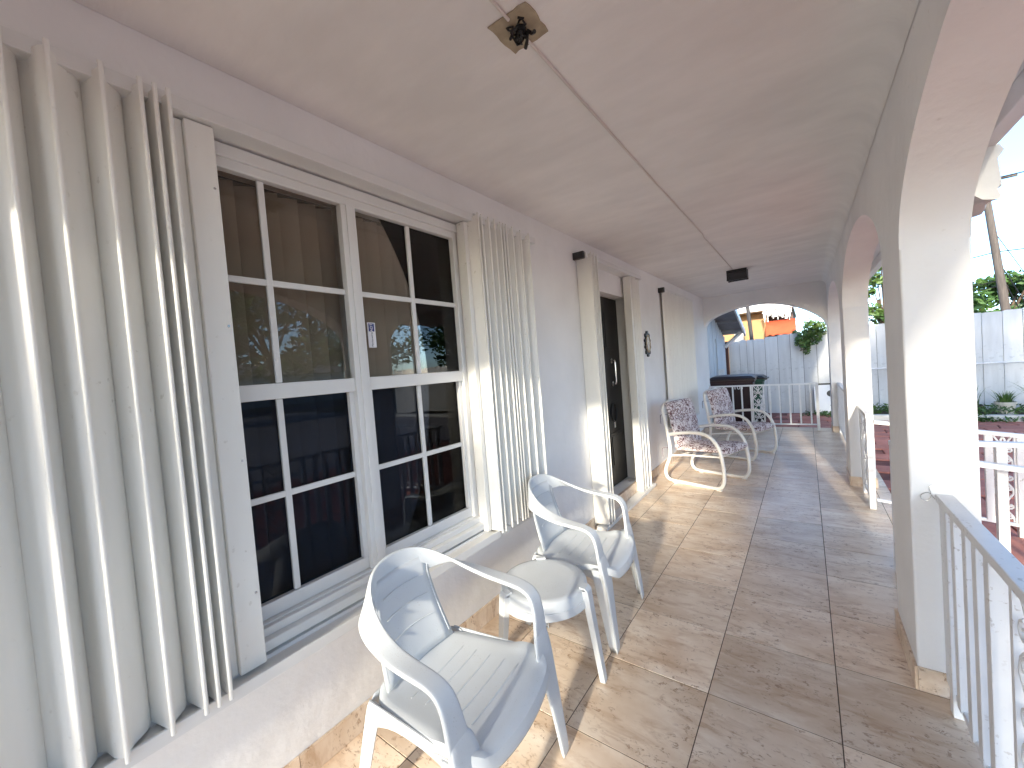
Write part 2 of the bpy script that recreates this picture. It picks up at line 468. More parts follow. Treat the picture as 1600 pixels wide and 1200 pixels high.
# roof over porch and room, with eave, fascia and soffit
MB().prism([(-4.6, 2.76), (1.70, 2.70), (1.70, 2.80), (-1.5, 3.6), (-4.6, 3.7)], 1, -4.7, 6.0).build('roof', mat('roof_tile', (0.55, 0.53, 0.50), 0.8, 0.1, 5), house)
MB().prism([(1.635, 2.45), (1.70, 2.44), (1.705, 2.70), (1.64, 2.70)], 1, -4.7, 6.0).build('fascia', M_TRIM, house, bevel=0.006)
bx('soffit', (1.392, -4.65, 2.55), (1.634, 5.95, 2.58), M_TRIM, house)
# ceiling sheet: flat with a soft cove down to the arcade
prof = [(W + 0.001, H), (1.09, H)] + [(1.09 + 0.098 * math.sin(t), H - 0.098 * (1 - math.cos(t))) for t in [R(a) for a in range(15, 91, 15)]]
mb = MB(); NP = len(prof)
vs = []
for y in (-4.4, 5.5): vs += [(p[0], y, p[1]) for p in prof]
mb.add(vs, [(i, i + 1, NP + i + 1, NP + i) for i in range(NP - 1)])
mb.build('porch_ceiling', M_CEIL, house, smooth=True, fixn=False)
bx('ceiling_slab', (W, -4.39, H + 0.004), (XO, 5.74, 2.69), M_STUCCO, house)

# arcade: wall with elliptical arches between columns
COLS = [(-4.0, -3.55), (-0.90, -0.45), (2.20, 2.65), (5.50, 5.95)]
SPR, RISE = 1.85, 0.50
prof = []
for k, (a, b) in enumerate(COLS):
    prof += [(a, SPR), (b, SPR)]
    if k < 3:
        c, h = (b + COLS[k + 1][0]) / 2, (COLS[k + 1][0] - b) / 2
        prof += [(c - h * math.cos(math.pi * q / 32), SPR + RISE * math.sin(math.pi * q / 32)) for q in range(1, 32)]
vs = []; fs = []
for (y, z) in prof: vs += [(XI, y, z), (XI, y, 2.68), (XO, y, z), (XO, y, 2.68)]
for k in range(len(prof) - 1):
    o, q = 4 * k, 4 * (k + 1); fs += [(o, o + 1, q + 1, q), (o + 2, q + 2, q + 3, o + 3), (o, q, q + 2, o + 2)]
e = 4 * (len(prof) - 1); fs += [(0, 2, 3, 1), (e, e + 1, e + 3, e + 2)]
MB().add(vs, fs).build('arcade', M_STUCCO, house, smooth=True)
for (a, b) in COLS:
    r_ = 0.008; poly = []
    for cx, cy, a0 in ((XO - r_, b - r_, 0), (XI + r_, b - r_, 90), (XI + r_, a + r_, 180), (XO - r_, a + r_, 270)):
        poly += [(cx + r_ * math.cos(R(a0 + q * 30)), cy + r_ * math.sin(R(a0 + q * 30))) for q in range(4)]
    c = MB().prism(poly, 2, -0.05, SPR).build('column', M_STUCCO, house)
    t = 0.011
    for nm, p, q in (('base_tile', (XI - t, a - t, 0), (XI - 0.0005, b + t, 0.10)), ('base_tile', (XI, a - t, 0), (XO + t, a - 0.0005, 0.099)), ('base_tile', (XI, b + 0.0005, 0), (XO + t, b + t, 0.099))):
        bx(nm, p, q, M_TRAV, c, bevel=0.002)
# far end wall of the porch with its flattened arch
EP = spline([(W, 1.95, 0), (-0.70, 2.09, 0), (-0.56, 2.20, 0), (-0.36, 2.275, 0), (-0.14, 2.325, 0), (0.16, 2.355, 0), (0.40, 2.335, 0), (0.66, 2.26, 0), (0.90, 2.14, 0), (1.09, 1.99, 0), (1.165, 1.87, 0), (1.19, 1.70, 0)], 4)
def end_wall(name, ya, yb, pts, parent):
    vs = []; fs = []
    for p in pts:
        for y in (ya, yb): vs += [(p[0], y, p[1]), (p[0], y, 2.68)]
    for k in range(len(pts) - 1):
        o, q = 4 * k, 4 * (k + 1); fs += [(o, o + 1, q + 1, q), (o + 2, q + 2, q + 3, o + 3), (o, q, q + 2, o + 2)]
    mb = MB(); mb.add(vs, fs); return mb.build(name, M_STUCCO, parent, smooth=True)
end_wall('end_arch', 5.501, 5.749, [(p.x, p.y) for p in EP], house)
# near end of the porch, behind the photographer
SP = [(-0.73 + 1.92 * (1 - math.cos(math.pi * k / 24)) / 2, 1.95 + 0.42 * math.sin(math.pi * k / 24)) for k in range(25)]
end_wall('end_arch', -3.999, -3.751, SP, house)
# skirting tiles along the wall
y = -4.39
while y < 5.7:
    y1 = min(y + 0.457, 5.74)
    for a, b in ((y, min(y1, 0.03)), (max(y, 1.5), y1)):
        if b - a > 0.02: bx('skirting_tile', (W + 0.0005, a + 0.001, 0), (W + 0.012, b - 0.001, 0.105), M_TRAV, house, bevel=0.0015)
    y = y1 + 0.0

# ---- window by the chairs
def window(y0, y1, parent):
    xa, xb = W - 0.095, W - 0.02
    z0, z1 = 0.565, 2.355
    fr = MB()
    fr.box((xa, y0, z0), (xb, y0 + 0.035, z1)).box((xa, y1 - 0.035, z0), (xb, y1, z1))
    fr.box((xa, y0 + 0.035, z1 - 0.085), (xb, y1 - 0.035, z1)).box((xa, y0 + 0.035, z0), (xb, y1 - 0.035, z0 + 0.07))
    win = fr.build('window', M_TRIM, parent, bevel=0.004)
    mid = (y0 + y1) / 2
    bx('mullion', (xa + 0.001, mid - 0.036, z0 + 0.0705), (xb + 0.004, mid + 0.036, z1 - 0.0855), M_TRIM, win, bevel=0.004)
    bx('mullion_cover', (xb + 0.0045, mid - 0.013, z0 + 0.071), (xb + 0.011, mid + 0.013, z1 - 0.086), M_TRIM, win, bevel=0.002)
    bx('head_trim', (xb + 0.0005, y0, z1 - 0.05), (xb + 0.014, y1, z1 - 0.005), M_TRIM, win, bevel=0.003)
    for (a, b) in ((y0 + 0.036, mid - 0.0365), (mid + 0.0365, y1 - 0.036)):
        c = (a + b) / 2
        bx('meeting_rail', (xa + 0.012, a, 1.442), (xb - 0.006, b, 1.502), M_TRIM, win, bevel=0.003)
        bx('sash_rail', (xa + 0.008, a, z0 + 0.071), (xb - 0.022, b, 0.690), M_TRIM, win, bevel=0.003)
        for ya in (a, b - 0.022):
            bx('sash_stile', (xa + 0.008, ya, 0.691), (xb - 0.022, ya + 0.022, 1.441), M_TRIM, win, bevel=0.002)
        for zz, z2, gx in ((1.503, z1 - 0.086, xb - 0.030), (0.691, 1.441, xb - 0.044)):
            ga, gb = (a, b) if zz > 1.2 else (a + 0.0225, b - 0.0225)
            mz = 1.886 if zz > 1.2 else 1.072
            MB().box((gx - 0.004, ga, zz), (gx, gb, z2)).build('pane', M_GLASS if zz > 1.2 else M_GLASSL, win)
            bx('muntin', (gx + 0.0005, c - 0.012, zz), (gx + 0.014, c + 0.012, z2), M_TRIM, win, bevel=0.003)
            bx('muntin', (gx + 0.0004, ga, mz - 0.012), (gx + 0.0128, gb, mz + 0.012), M_TRIM, win, bevel=0.003)
    bx('sill', (xb + 0.0005, y0, z0 - 0.002), (W + 0.035, y1, z0 + 0.035), M_TRIM, win, bevel=0.005)
    bx('sill_step', (xb + 0.0008, y0 + 0.002, z0 + 0.0355), (W + 0.005, y1 - 0.002, z0 + 0.066), M_TRIM, win, bevel=0.003)
    return win
win = window(-2.83, -1.44, house)
st = bx('sticker', (W - 0.0495, -2.068, 1.640), (W - 0.0485, -2.026, 1.758), mat('sticker_paper', (0.80, 0.79, 0.82), 0.5, 0.02), win)
bx('sticker_print', (W - 0.0486, -2.062, 1.716), (W - 0.0480, -2.032, 1.754), mat('sticker_blue', (0.02, 0.04, 0.20), 0.5, 0.02), win)
M_WHT = mat('white_print', (0.85, 0.85, 0.85), 0.6, 0.01); M_INK = mat('dark_print', (0.03, 0.03, 0.05), 0.6, 0.01)
make_text('ADT', 0.020, M_WHT, 'sticker_lettering', win, (W - 0.0476, -2.047, 1.735), (0, 0, 1), (0, -1, 0))
make_text('Monitored by', 0.0125, M_INK, 'sticker_lettering', win, (W - 0.0481, -2.047, 1.679), (0, 0, 1), (0, -1, 0))
# vertical blind behind the glass
blind = thing('vertical_blind', 'beige vertical slat blind hanging behind the large white window', 'blind', (W - 0.17, -2.13, 2.31))
bx('head_rail', (-0.02, -0.70, 0.0), (0.02, 0.70, 0.035), mat('blind_rail', (0.10, 0.09, 0.08), 0.6, 0.1), blind)
srg = random.Random(5)
for k in range(18):
    yy = -0.68 + k * 0.08
    mb = MB(); n = 4; vs = []
    ang = R(32 + srg.uniform(-7, 7)) if yy < 0.45 else R(58 + srg.uniform(-6, 6))
    for z in (-1.72, -0.02):
        for q in range(n + 1):
            t = (q / n - 0.5) * 0.089; c = 0.006 * (1 - (2 * q / n - 1) ** 2)
            vs.append((t * math.sin(ang) + c * math.cos(ang), t * math.cos(ang) - c * math.sin(ang), z))
    mb.add(vs, [(q, q + 1, n + 2 + q, n + 1 + q) for q in range(n)])
    mb.build('slat', M_BLIND, blind, smooth=True, loc=(0, yy, 0), fixn=False)

# ---- front door in its recess
dx = W - 0.12
MB().box((dx - 0.05, 0.30, 0.15), (dx, 1.24, 2.185)).build('door', M_DOOR, house, bevel=0.004)
door = bpy.data.objects['door']
for (ya, yb, za, zb) in ((0.40, 0.72, 0.35, 1.0), (0.82, 1.14, 0.35, 0.72), (0.40, 0.72, 1.15, 2.05), (0.82, 1.14, 1.62, 2.05)):
    mb = MB()
    for o_, d in ((0, 0.008), (0.03, 0.014)):
        mb.prism([(ya + o_, za + o_), (yb - o_, za + o_), (yb - o_, zb - o_), (ya + o_, zb - o_)], 0, dx + 0.0005, dx + d)
    mb.build('door_panel', M_DOOR, door)
ring = [(dx + 0.008, 0.95 + 0.07 * math.cos(t), 0.94 + 0.10 * math.sin(t)) for t in [k * math.pi / 10 for k in range(21)]]
MB().tube(ring, 0.008, 6).build('door_moulding', M_DOOR, door, smooth=True)
MB().tube([(dx, 0.97, 1.50), (dx + 0.045, 0.97, 1.50), (dx + 0.05, 0.97, 1.48), (dx + 0.05, 0.97, 1.27), (dx + 0.045, 0.97, 1.25), (dx, 0.97, 1.25)], 0.010, 8).build('pull_handle', M_CHROME, door, smooth=True)
for zz in (1.25, 1.50): MB().tube([(dx + 0.0005, 0.97, zz), (dx + 0.012, 0.97, zz)], 0.028, 14).build('handle_rose', M_CHROME, door)
bx('lock_plate', (dx + 0.0005, 0.95, 0.77), (dx + 0.008, 0.985, 0.85), M_CHROME, door, bevel=0.003)
bx('door_header', (W - 0.13, 0.281, 2.19), (W - 0.004, 1.259, 2.419), M_STUCCO, house)
bx('door_jamb', (W - 0.19, 1.2405, 0.141), (W - 0.002, 1.2595, 2.189), M_TRIM, house)
bx('door_jamb', (W - 0.19, 0.2805, 0.141), (W - 0.002, 0.2995, 2.189), M_TRIM, house)
bx('door_step', (W - 0.2, 0.285, 0.02), (W + 0.028, 1.255, 0.139), M_TRAV, house, bevel=0.003)

# ================================================================ ACCORDION SHUTTERS
def blade(p0, p1, z0, z1, parent, bow=0.008, th=0.0016, m=M_SHUT, ribr=0.006, rib_over=0.012, rib_at=1):
    """a tall sheet-metal blade between two plan points, gently bowed, with the round hinge rib at one edge"""
    p0, p1 = Vector((*p0, 0)), Vector((*p1, 0)); d = (p1 - p0); nrm = Vector((-d.y, d.x, 0)).normalized()
    n = 6; row = [p0 + d * (k / n) + nrm * bow * math.sin(2 * math.pi * k / n) for k in range(n + 1)]
    poly = [(p.x + nrm.x * th, p.y + nrm.y * th) for p in row] + [(p.x - nrm.x * th, p.y - nrm.y * th) for p in reversed(row)]
    mb = MB(); mb.prism(poly, 2, z0, z1)
    o = mb.build('blade', m, parent, smooth=True)
    e = p1 if rib_at else p0
    MB().tube([(e.x, e.y, z0 - rib_over), (e.x, e.y, z0 + 0.02), (e.x, e.y, z1 - 0.02), (e.x, e.y, z1 + rib_over)], ribr, 10).build('hinge_rib', m, o, smooth=True)
    return o
def track(parent, y0, y1, z, depth, up=True):
    h = 0.042
    mb = MB()
    if up: mb.prism([(W + 0.0005, z), (W + depth, z), (W + depth, z + h), (W + depth - 0.012, z + h + 0.006), (W + 0.0005, z + h + 0.006)], 1, y0, y1)
    else: mb.prism([(W + 0.0005, z - h), (W + depth, z - h), (W + depth, z), (W + depth - 0.01, z), (W + depth - 0.014, z - 0.012), (W + 0.03, z - 0.012), (W + 0.026, z), (W + 0.0005, z)], 1, y0, y1)
    # prism axis 1 puts the polygon in (x, z)
    return mb.build('track', M_TRIM, parent, bevel=0.002)
def shutter(name, label, folds, z0, z1, ridge, valley):
    """folds: y of alternating valley / ridge points from one side to the other"""
    t = thing(name, label, 'shutter', (0, 0, 0))
    for k in range(len(folds) - 1):
        a, b = folds[k], folds[k + 1]
        va = k % 2 == 0
        p0 = (W + (valley if va else ridge), a); p1 = (W + (ridge if va else valley), b)
        blade(p0, p1, z0, z1, t, bow=0.006 if abs(a - b) > 0.03 else 0.001, rib_at=1, ribr=0.0062 if va else 0.003, rib_over=0.014 if va else 0.0)
    return t
ZT, ZB = 2.372, 0.548
sl = shutter('accordion_shutter', 'wide cream accordion shutter half folded beside the large window, nearest the porch end', [-3.40, -3.345, -3.27, -3.215, -3.145, -3.092, -3.062, -3.016, -2.950, -2.922, -2.868, -2.844, -2.826, -2.812, -2.797, -2.781], ZB, ZT, 0.120, 0.022)
track(sl, -3.62, -1.40, 2.356, 0.085, True)
track(sl, -3.62, -1.40, 0.548, 0.105, False)
for zz in (0.80, 1.25, 1.70, 2.15): MB().tube([(W + 0.064, -2.668, zz), (W + 0.0665, -2.668, zz)], 0.004, 8).build('rivet', M_CHROME, sl)
bx('lead_panel', (W + 0.028, -2.733, ZB + 0.002), (W + 0.064, -2.654, ZT - 0.021), M_SHUT, sl, bevel=0.004)
bx('lead_panel', (W + 0.020, -2.779, ZB + 0.003), (W + 0.045, -2.7335, ZT - 0.022), M_SHUT, sl, bevel=0.003)
RY = [-1.399, -1.367, -1.302, -1.247, -1.190, -1.160, -1.132, -1.064, -0.975, -0.875]
fl = [-1.425]
for k, r_ in enumerate(RY):
    fl.append(r_)
    nx = RY[k + 1] if k + 1 < len(RY) else -0.76
    fl.append((r_ + nx) / 2 + 0.004)
sr = shutter('accordion_shutter', 'tightly folded white accordion shutter stacked behind the farther plastic chair', fl, ZB, ZT + 0.01, 0.120, 0.03)
track(sr, -1.398, -0.76, 2.354, 0.100, True)
track(sr, -1.398, -0.76, 0.546, 0.100, False)
bx('lead_panel', (W + 0.0008, -1.457, ZB + 0.002), (W + 0.060, -1.427, ZT - 0.021), M_SHUT, sr, bevel=0.003)
# door shutters
dl = shutter('accordion_shutter', 'narrow accordion shutter stack on the handle-less side of the dark door', [0.055, 0.075, 0.110, 0.140, 0.170, 0.195, 0.225], 0.05, 2.44, 0.135, 0.004)
track(dl, 0.03, 1.48, 2.405, 0.11, True)
bx('floor_track', (W + 0.029, 0.03, 0.0008), (W + 0.125, 1.48, 0.034), M_TRIM, dl, bevel=0.003)
bx('track_end', (W + 0.002, -0.005, 2.395), (W + 0.10, 0.028, 2.455), M_DARK, dl)
dr = shutter('accordion_shutter', 'narrow accordion shutter stack between the dark door and the oval wall ornament', [1.16, 1.20, 1.24, 1.29, 1.34, 1.40, 1.46], 0.036, 2.40, 0.095, 0.012)
bx('lead_panel', (W + 0.02, 1.115, 0.036), (W + 0.10, 1.150, 2.40), M_SHUT, dr, bevel=0.003)
f3 = [2.56 + k * (4.22 - 2.56) / 22 for k in range(23)]
s3 = shutter('accordion_shutter', 'closed accordion shutter behind the floral cushioned chairs', f3, 0.52, 2.41, 0.085, 0.03)
track(s3, 2.54, 4.24, 2.40, 0.08, True); track(s3, 2.54, 4.24, 0.52, 0.08, False)
bx('track_end', (W + 0.002, 2.495, 2.385), (W + 0.08, 2.538, 2.45), M_DARK, s3)

# ================================================================ MONOBLOC CHAIRS
def monobloc(label, loc, rz):
    t = thing('plastic_chair', label, 'chair', loc, rz, 'white plastic armchairs')
    # seat
    mb = MB(); nu, nv = 14, 12; vs = []
    for i in range(nu + 1):
        u = -0.225 + 0.475 * i / nu
        hw = 0.215 + (0.245 - 0.215) * min(1, max(0, (u + 0.2) / 0.36)) - 0.05 * max(0, (-0.16 - u) / 0.065) ** 2
        if u > 0.19: hw -= 0.05 * ((u - 0.19) / 0.06) ** 2
        for j in range(nv + 1):
            s = 2 * j / nv - 1
            z = 0.425 - 0.016 * (1 - s * s) - 0.018 * (0.25 - u) / 0.45
            if u > 0.17: z -= 0.032 * ((u - 0.17) / 0.08) ** 2
            if u < -0.15: z += 0.05 * ((-0.15 - u) / 0.075) ** 2 * (1 - 0.6 * abs(s))
            if abs(s) > 0.8: z += (0.0 if u < 0.1 else 0.018) * ((abs(s) - 0.8) / 0.2) ** 2
            vs.append((u + (0.02 * (1 - s * s) if u > 0.1 else 0) * (u - 0.1) / 0.15, s * hw, z))
    m_ = nv + 1
    mb.add(vs, [(i * m_ + j, (i + 1) * m_ + j, (i + 1) * m_ + j + 1, i * m_ + j + 1) for i in range(nu) for j in range(nv)])
    # skirt
    edge = [i * m_ for i in range(nu + 1)] + [nu * m_ + j for j in range(1, nv + 1)] + [i * m_ + nv for i in range(nu - 1, -1, -1)]
    base = len(mb.v)
    for e in edge:
        x, y, z = mb.v[e]; mb.v.append((x * 1.012 + 0.001, y * 1.03, z - 0.035 - 0.014 * abs(x - 0.02) / 0.2))
    for k in range(len(edge) - 1): mb.f.append((edge[k], base + k, base + k + 1, edge[k + 1]))
    seat = mb.build('seat', M_PLAST, t, smooth=True)
    so_ = seat.modifiers.new('thick', 'SOLIDIFY'); so_.thickness = 0.005; so_.offset = -1
    q = seat.modifiers.new('sub', 'SUBSURF'); q.levels = q.render_levels = 1
    # raised lines moulded across the seat
    for uu in (-0.10, -0.035, 0.03, 0.095, 0.155):
        zz = 0.4275 - 0.018 * (0.25 - uu) / 0.45
        pts = [(uu, s * 0.14, zz - 0.001 - 0.016 * (1 - (s * 0.14 / 0.225) ** 2)) for s in [-1 + k / 5 for k in range(11)]]
        MB().tube(pts, 0.0022, 5).build('seat_ridge', M_PLAST, t, smooth=True)
    # back panel
    mb = MB(); vs = []; nz_, nv = 12, 8
    for i in range(nz_ + 1):
        f = i / nz_; z = 0.415 + 0.335 * f
        u0 = -0.195 - 0.085 * f - 0.012 * math.sin(math.pi * f)
        hw = 0.172 - 0.034 * min(1, f * 1.25) + 0.02 * max(0, f - 0.8) * 4
        for j in range(nv + 1):
            s = 2 * j / nv - 1
            vs.append((u0 + 0.018 * s * s, s * hw, z))
    m_ = nv + 1
    mb.add(vs, [(i * m_ + j, i * m_ + j + 1, (i + 1) * m_ + j + 1, (i + 1) * m_ + j) for i in range(nz_) for j in range(nv)])
    bk = mb.build('backrest', M_PLAST, t, smooth=True)
    so_ = bk.modifiers.new('thick', 'SOLIDIFY'); so_.thickness = 0.007; so_.offset = 0
    for sgn in (-1, 1):
        pts = []
        for k in range(9):
            f = 0.06 + 0.86 * k / 8; hw = 0.172 - 0.034 * min(1, f * 1.25) + 0.02 * max(0, f - 0.8) * 4
            pts.append((-0.195 - 0.085 * f - 0.012 * math.sin(math.pi * f) + 0.0205 * 0.85, sgn * hw * 0.94, 0.415 + 0.335 * f))
        MB().tube(pts, 0.0035, 6).build('back_ridge', M_PLAST, t, smooth=True)
    for f in (0.35, 0.58, 0.80):
        hw = 0.11; u0 = -0.195 - 0.085 * f - 0.012 * math.sin(math.pi * f) + 0.004
        MB().tube([(u0 + 0.018 * s * s, s * hw * 0.92, 0.415 + 0.335 * f) for s in (-1, -.6, -.2, .2, .6, 1)], 0.0022, 5).build('back_ridge', M_PLAST, t, smooth=True)
    # arm band, one loop round the back
    half = [((-0.290, 0.0, 0.745), (0.25, 0, -1), (1, 0, 0.25), 0.128), ((-0.284, 0.075, 0.743), (0.25, 0.1, -1), (1, -0.25, 0.25), 0.124),
            ((-0.264, 0.145, 0.735), (0.15, 0.36, -1), (0.9, -0.7, 0.35), 0.110), ((-0.228, 0.200, 0.718), (0.1, 0.75, -0.9), (0.6, -0.8, 0.7), 0.092),
            ((-0.170, 0.232, 0.693), (0.05, 1, -0.55), (0.4, -0.4, 1), 0.080), ((-0.09, 0.253, 0.665), (0, 1, -0.25), (0.3, -0.2, 1), 0.070),
            ((-0.01, 0.263, 0.648), (0, 1, -0.08), (0.2, 0, 1), 0.066), ((0.07, 0.267, 0.640), (0, 1, 0), (0.12, 0, 1), 0.066),
            ((0.130, 0.266, 0.632), (0, 1, 0), (0.25, 0, 1), 0.060), ((0.170, 0.263, 0.612), (0, 1, 0), (0.7, 0, 0.7), 0.064),
            ((0.188, 0.258, 0.565), (0, 1, 0), (1, 0, 0.3), 0.070), ((0.194, 0.252, 0.50), (0, 1, 0), (1, 0, 0.1), 0.080), ((0.200, 0.244, 0.44), (0, 1, 0), (1, 0, 0.05), 0.096), ((0.206, 0.240, 0.36), (0, 1, 0), (1, 0, 0), 0.085), ((0.208, 0.240, 0.30), (0, 1, 0), (1, 0, 0), 0.06)]
    rows = [((c[0], -c[1], c[2]), (w[0], -w[1], w[2]), (n_[0], -n_[1], n_[2]), wd, 0.016) for c, w, n_, wd in reversed(half[1:])]
    # keep the width direction continuous through the middle
    rows += [(c, w, n_, wd, 0.016) for c, w, n_, wd in half]
    fixed = []; pw = None
    for c, w, n_, wd, th in rows:
        w = Vector(w)
        if pw is not None and w.normalized().dot(pw) < 0: w = -w
        pw = w.normalized(); fixed.append((c, w, n_, wd, th))
    MB().band(fixed).build('armrest', M_PLAST, t, smooth=True, sub=2)
    # legs: angled channels
    for sg in (-1, 1):
        rows = [((0.199, sg * 0.246, 0.49), (0, 1, 0), (1, 0, 0), 0.080, 0.010), ((0.212, sg * 0.234, 0.42), (0, 1, 0), (1, 0, 0), 0.120, 0.014), ((0.224, sg * 0.234, 0.35), (0, 1, 0), (1, 0, 0), 0.104, 0.014),
                ((0.236, sg * 0.246, 0.26), (0, 1, 0), (1, 0, 0), 0.078, 0.014), ((0.250, sg * 0.258, 0.11), (0, 1, 0), (1, 0, 0), 0.060, 0.014), ((0.262, sg * 0.264, 0.0), (0, 1, 0), (1, 0, 0), 0.052, 0.014)]
        mb = MB(); mb.band(rows)
        mb.band([((0.180, sg * 0.272, 0.43), (1, 0, 0), (0, 1, 0), 0.075, 0.010), ((0.200, sg * 0.276, 0.30), (1, 0, 0), (0, 1, 0), 0.055, 0.010), ((0.243, sg * 0.286, 0.0), (1, 0, 0), (0, 1, 0), 0.038, 0.010)])
        mb.build('leg', M_PLAST, t, smooth=True, sub=1)
        mb = MB()
        mb.band([((-0.192, sg * 0.212, 0.415), (1, 0, 0), (0, 1, 0), 0.072, 0.011),
                 ((-0.215, sg * 0.232, 0.30), (1, 0, 0), (0, 1, 0), 0.056, 0.011), ((-0.248, sg * 0.252, 0.12), (1, 0, 0), (0, 1, 0), 0.046, 0.011), ((-0.268, sg * 0.264, 0.0), (1, 0, 0), (0, 1, 0), 0.042, 0.011)])
        mb.band([((-0.222, sg * 0.170, 0.42), (0, 1, 0), (1, 0, 0), 0.055, 0.010), ((-0.245, sg * 0.212, 0.28), (0, 1, 0), (1, 0, 0), 0.042, 0.010), ((-0.288, sg * 0.247, 0.0), (0, 1, 0), (1, 0, 0), 0.034, 0.010)])
        mb.build('leg', M_PLAST, t, smooth=True, sub=1)
        # side apron under the seat with its arch
        pts_t = [(-0.21 + 0.42 * k / 10, 0.418) for k in range(11)]
        pts_b = [(0.21 - 0.42 * k / 10, 0.378 - 0.05 * abs(1 - k / 5) ** 2.5) for k in range(11)]
        mb = MB(); poly = pts_t + pts_b
        n_ = len(poly); vs = [(p[0], sg * (0.217 + 0.026 * (p[0] + 0.2) / 0.4), p[1] - 0.008) for p in poly] + [(p[0], sg * (0.222 + 0.026 * (p[0] + 0.2) / 0.4), p[1] - 0.008) for p in poly]
        fs = [(i, (i + 1) % n_, n_ + (i + 1) % n_, n_ + i) for i in range(n_)]
        for k in range(10):
            fs += [(k, k + 1, 20 - k, 21 - k), (n_ + k, n_ + 21 - k, n_ + 20 - k, n_ + k + 1)]
        mb.add(vs, fs); mb.build('apron', M_PLAST, t)
    return t
monobloc('white plastic armchair standing in front of the large white-framed window', (-0.170, -2.235, 0), R(5))
monobloc('white plastic armchair between the round plastic table and the dark door', (-0.250, -1.094, 0), R(5))

# round plastic table
tb = thing('plastic_table', 'low round white plastic table standing between the two plastic armchairs', 'table', (-0.235, -1.565, 0), R(6))
MB().lathe([(0.0, 0.436), (0.150, 0.436), (0.185, 0.4358), (0.190, 0.4355), (0.206, 0.432), (0.212, 0.424), (0.216, 0.385), (0.220, 0.383), (0.224, 0.350), (0.216, 0.350), (0.206, 0.42), (0.0, 0.428)], (0, 0, 0), 48).build('tabletop', M_PLAST, tb, smooth=True)
for k in range(3):
    a = R(120 * k); ca, sa = math.cos(a), math.sin(a)
    def rot(r_, t_, z): return (r_ * ca - t_ * sa, r_ * sa + t_ * ca, z)
    wdir, ndir = (-sa, ca, 0), (ca, sa, 0)
    mb = MB()
    mb.band([(rot(0.196, 0, 0.438), wdir, (0, 0, 1), 0.052, 0.010), (rot(0.224, 0, 0.436), wdir, (0.3 * ca, 0.3 * sa, 1), 0.052, 0.010), (rot(0.234, 0, 0.425), wdir, ndir, 0.052, 0.010), (rot(0.245, 0, 0.33), wdir, ndir, 0.047, 0.010), (rot(0.285, 0, 0.0), wdir, ndir, 0.036, 0.010)])
    for sg in (-1, 1):
        mb.band([(rot(0.222, sg * 0.023, 0.425), ndir, wdir, 0.03, 0.006), (rot(0.234, sg * 0.021, 0.33), ndir, wdir, 0.03, 0.006), (rot(0.276, sg * 0.015, 0.0), ndir, wdir, 0.022, 0.006)])
    mb.build('leg', M_PLAST, tb, bevel=0.002)

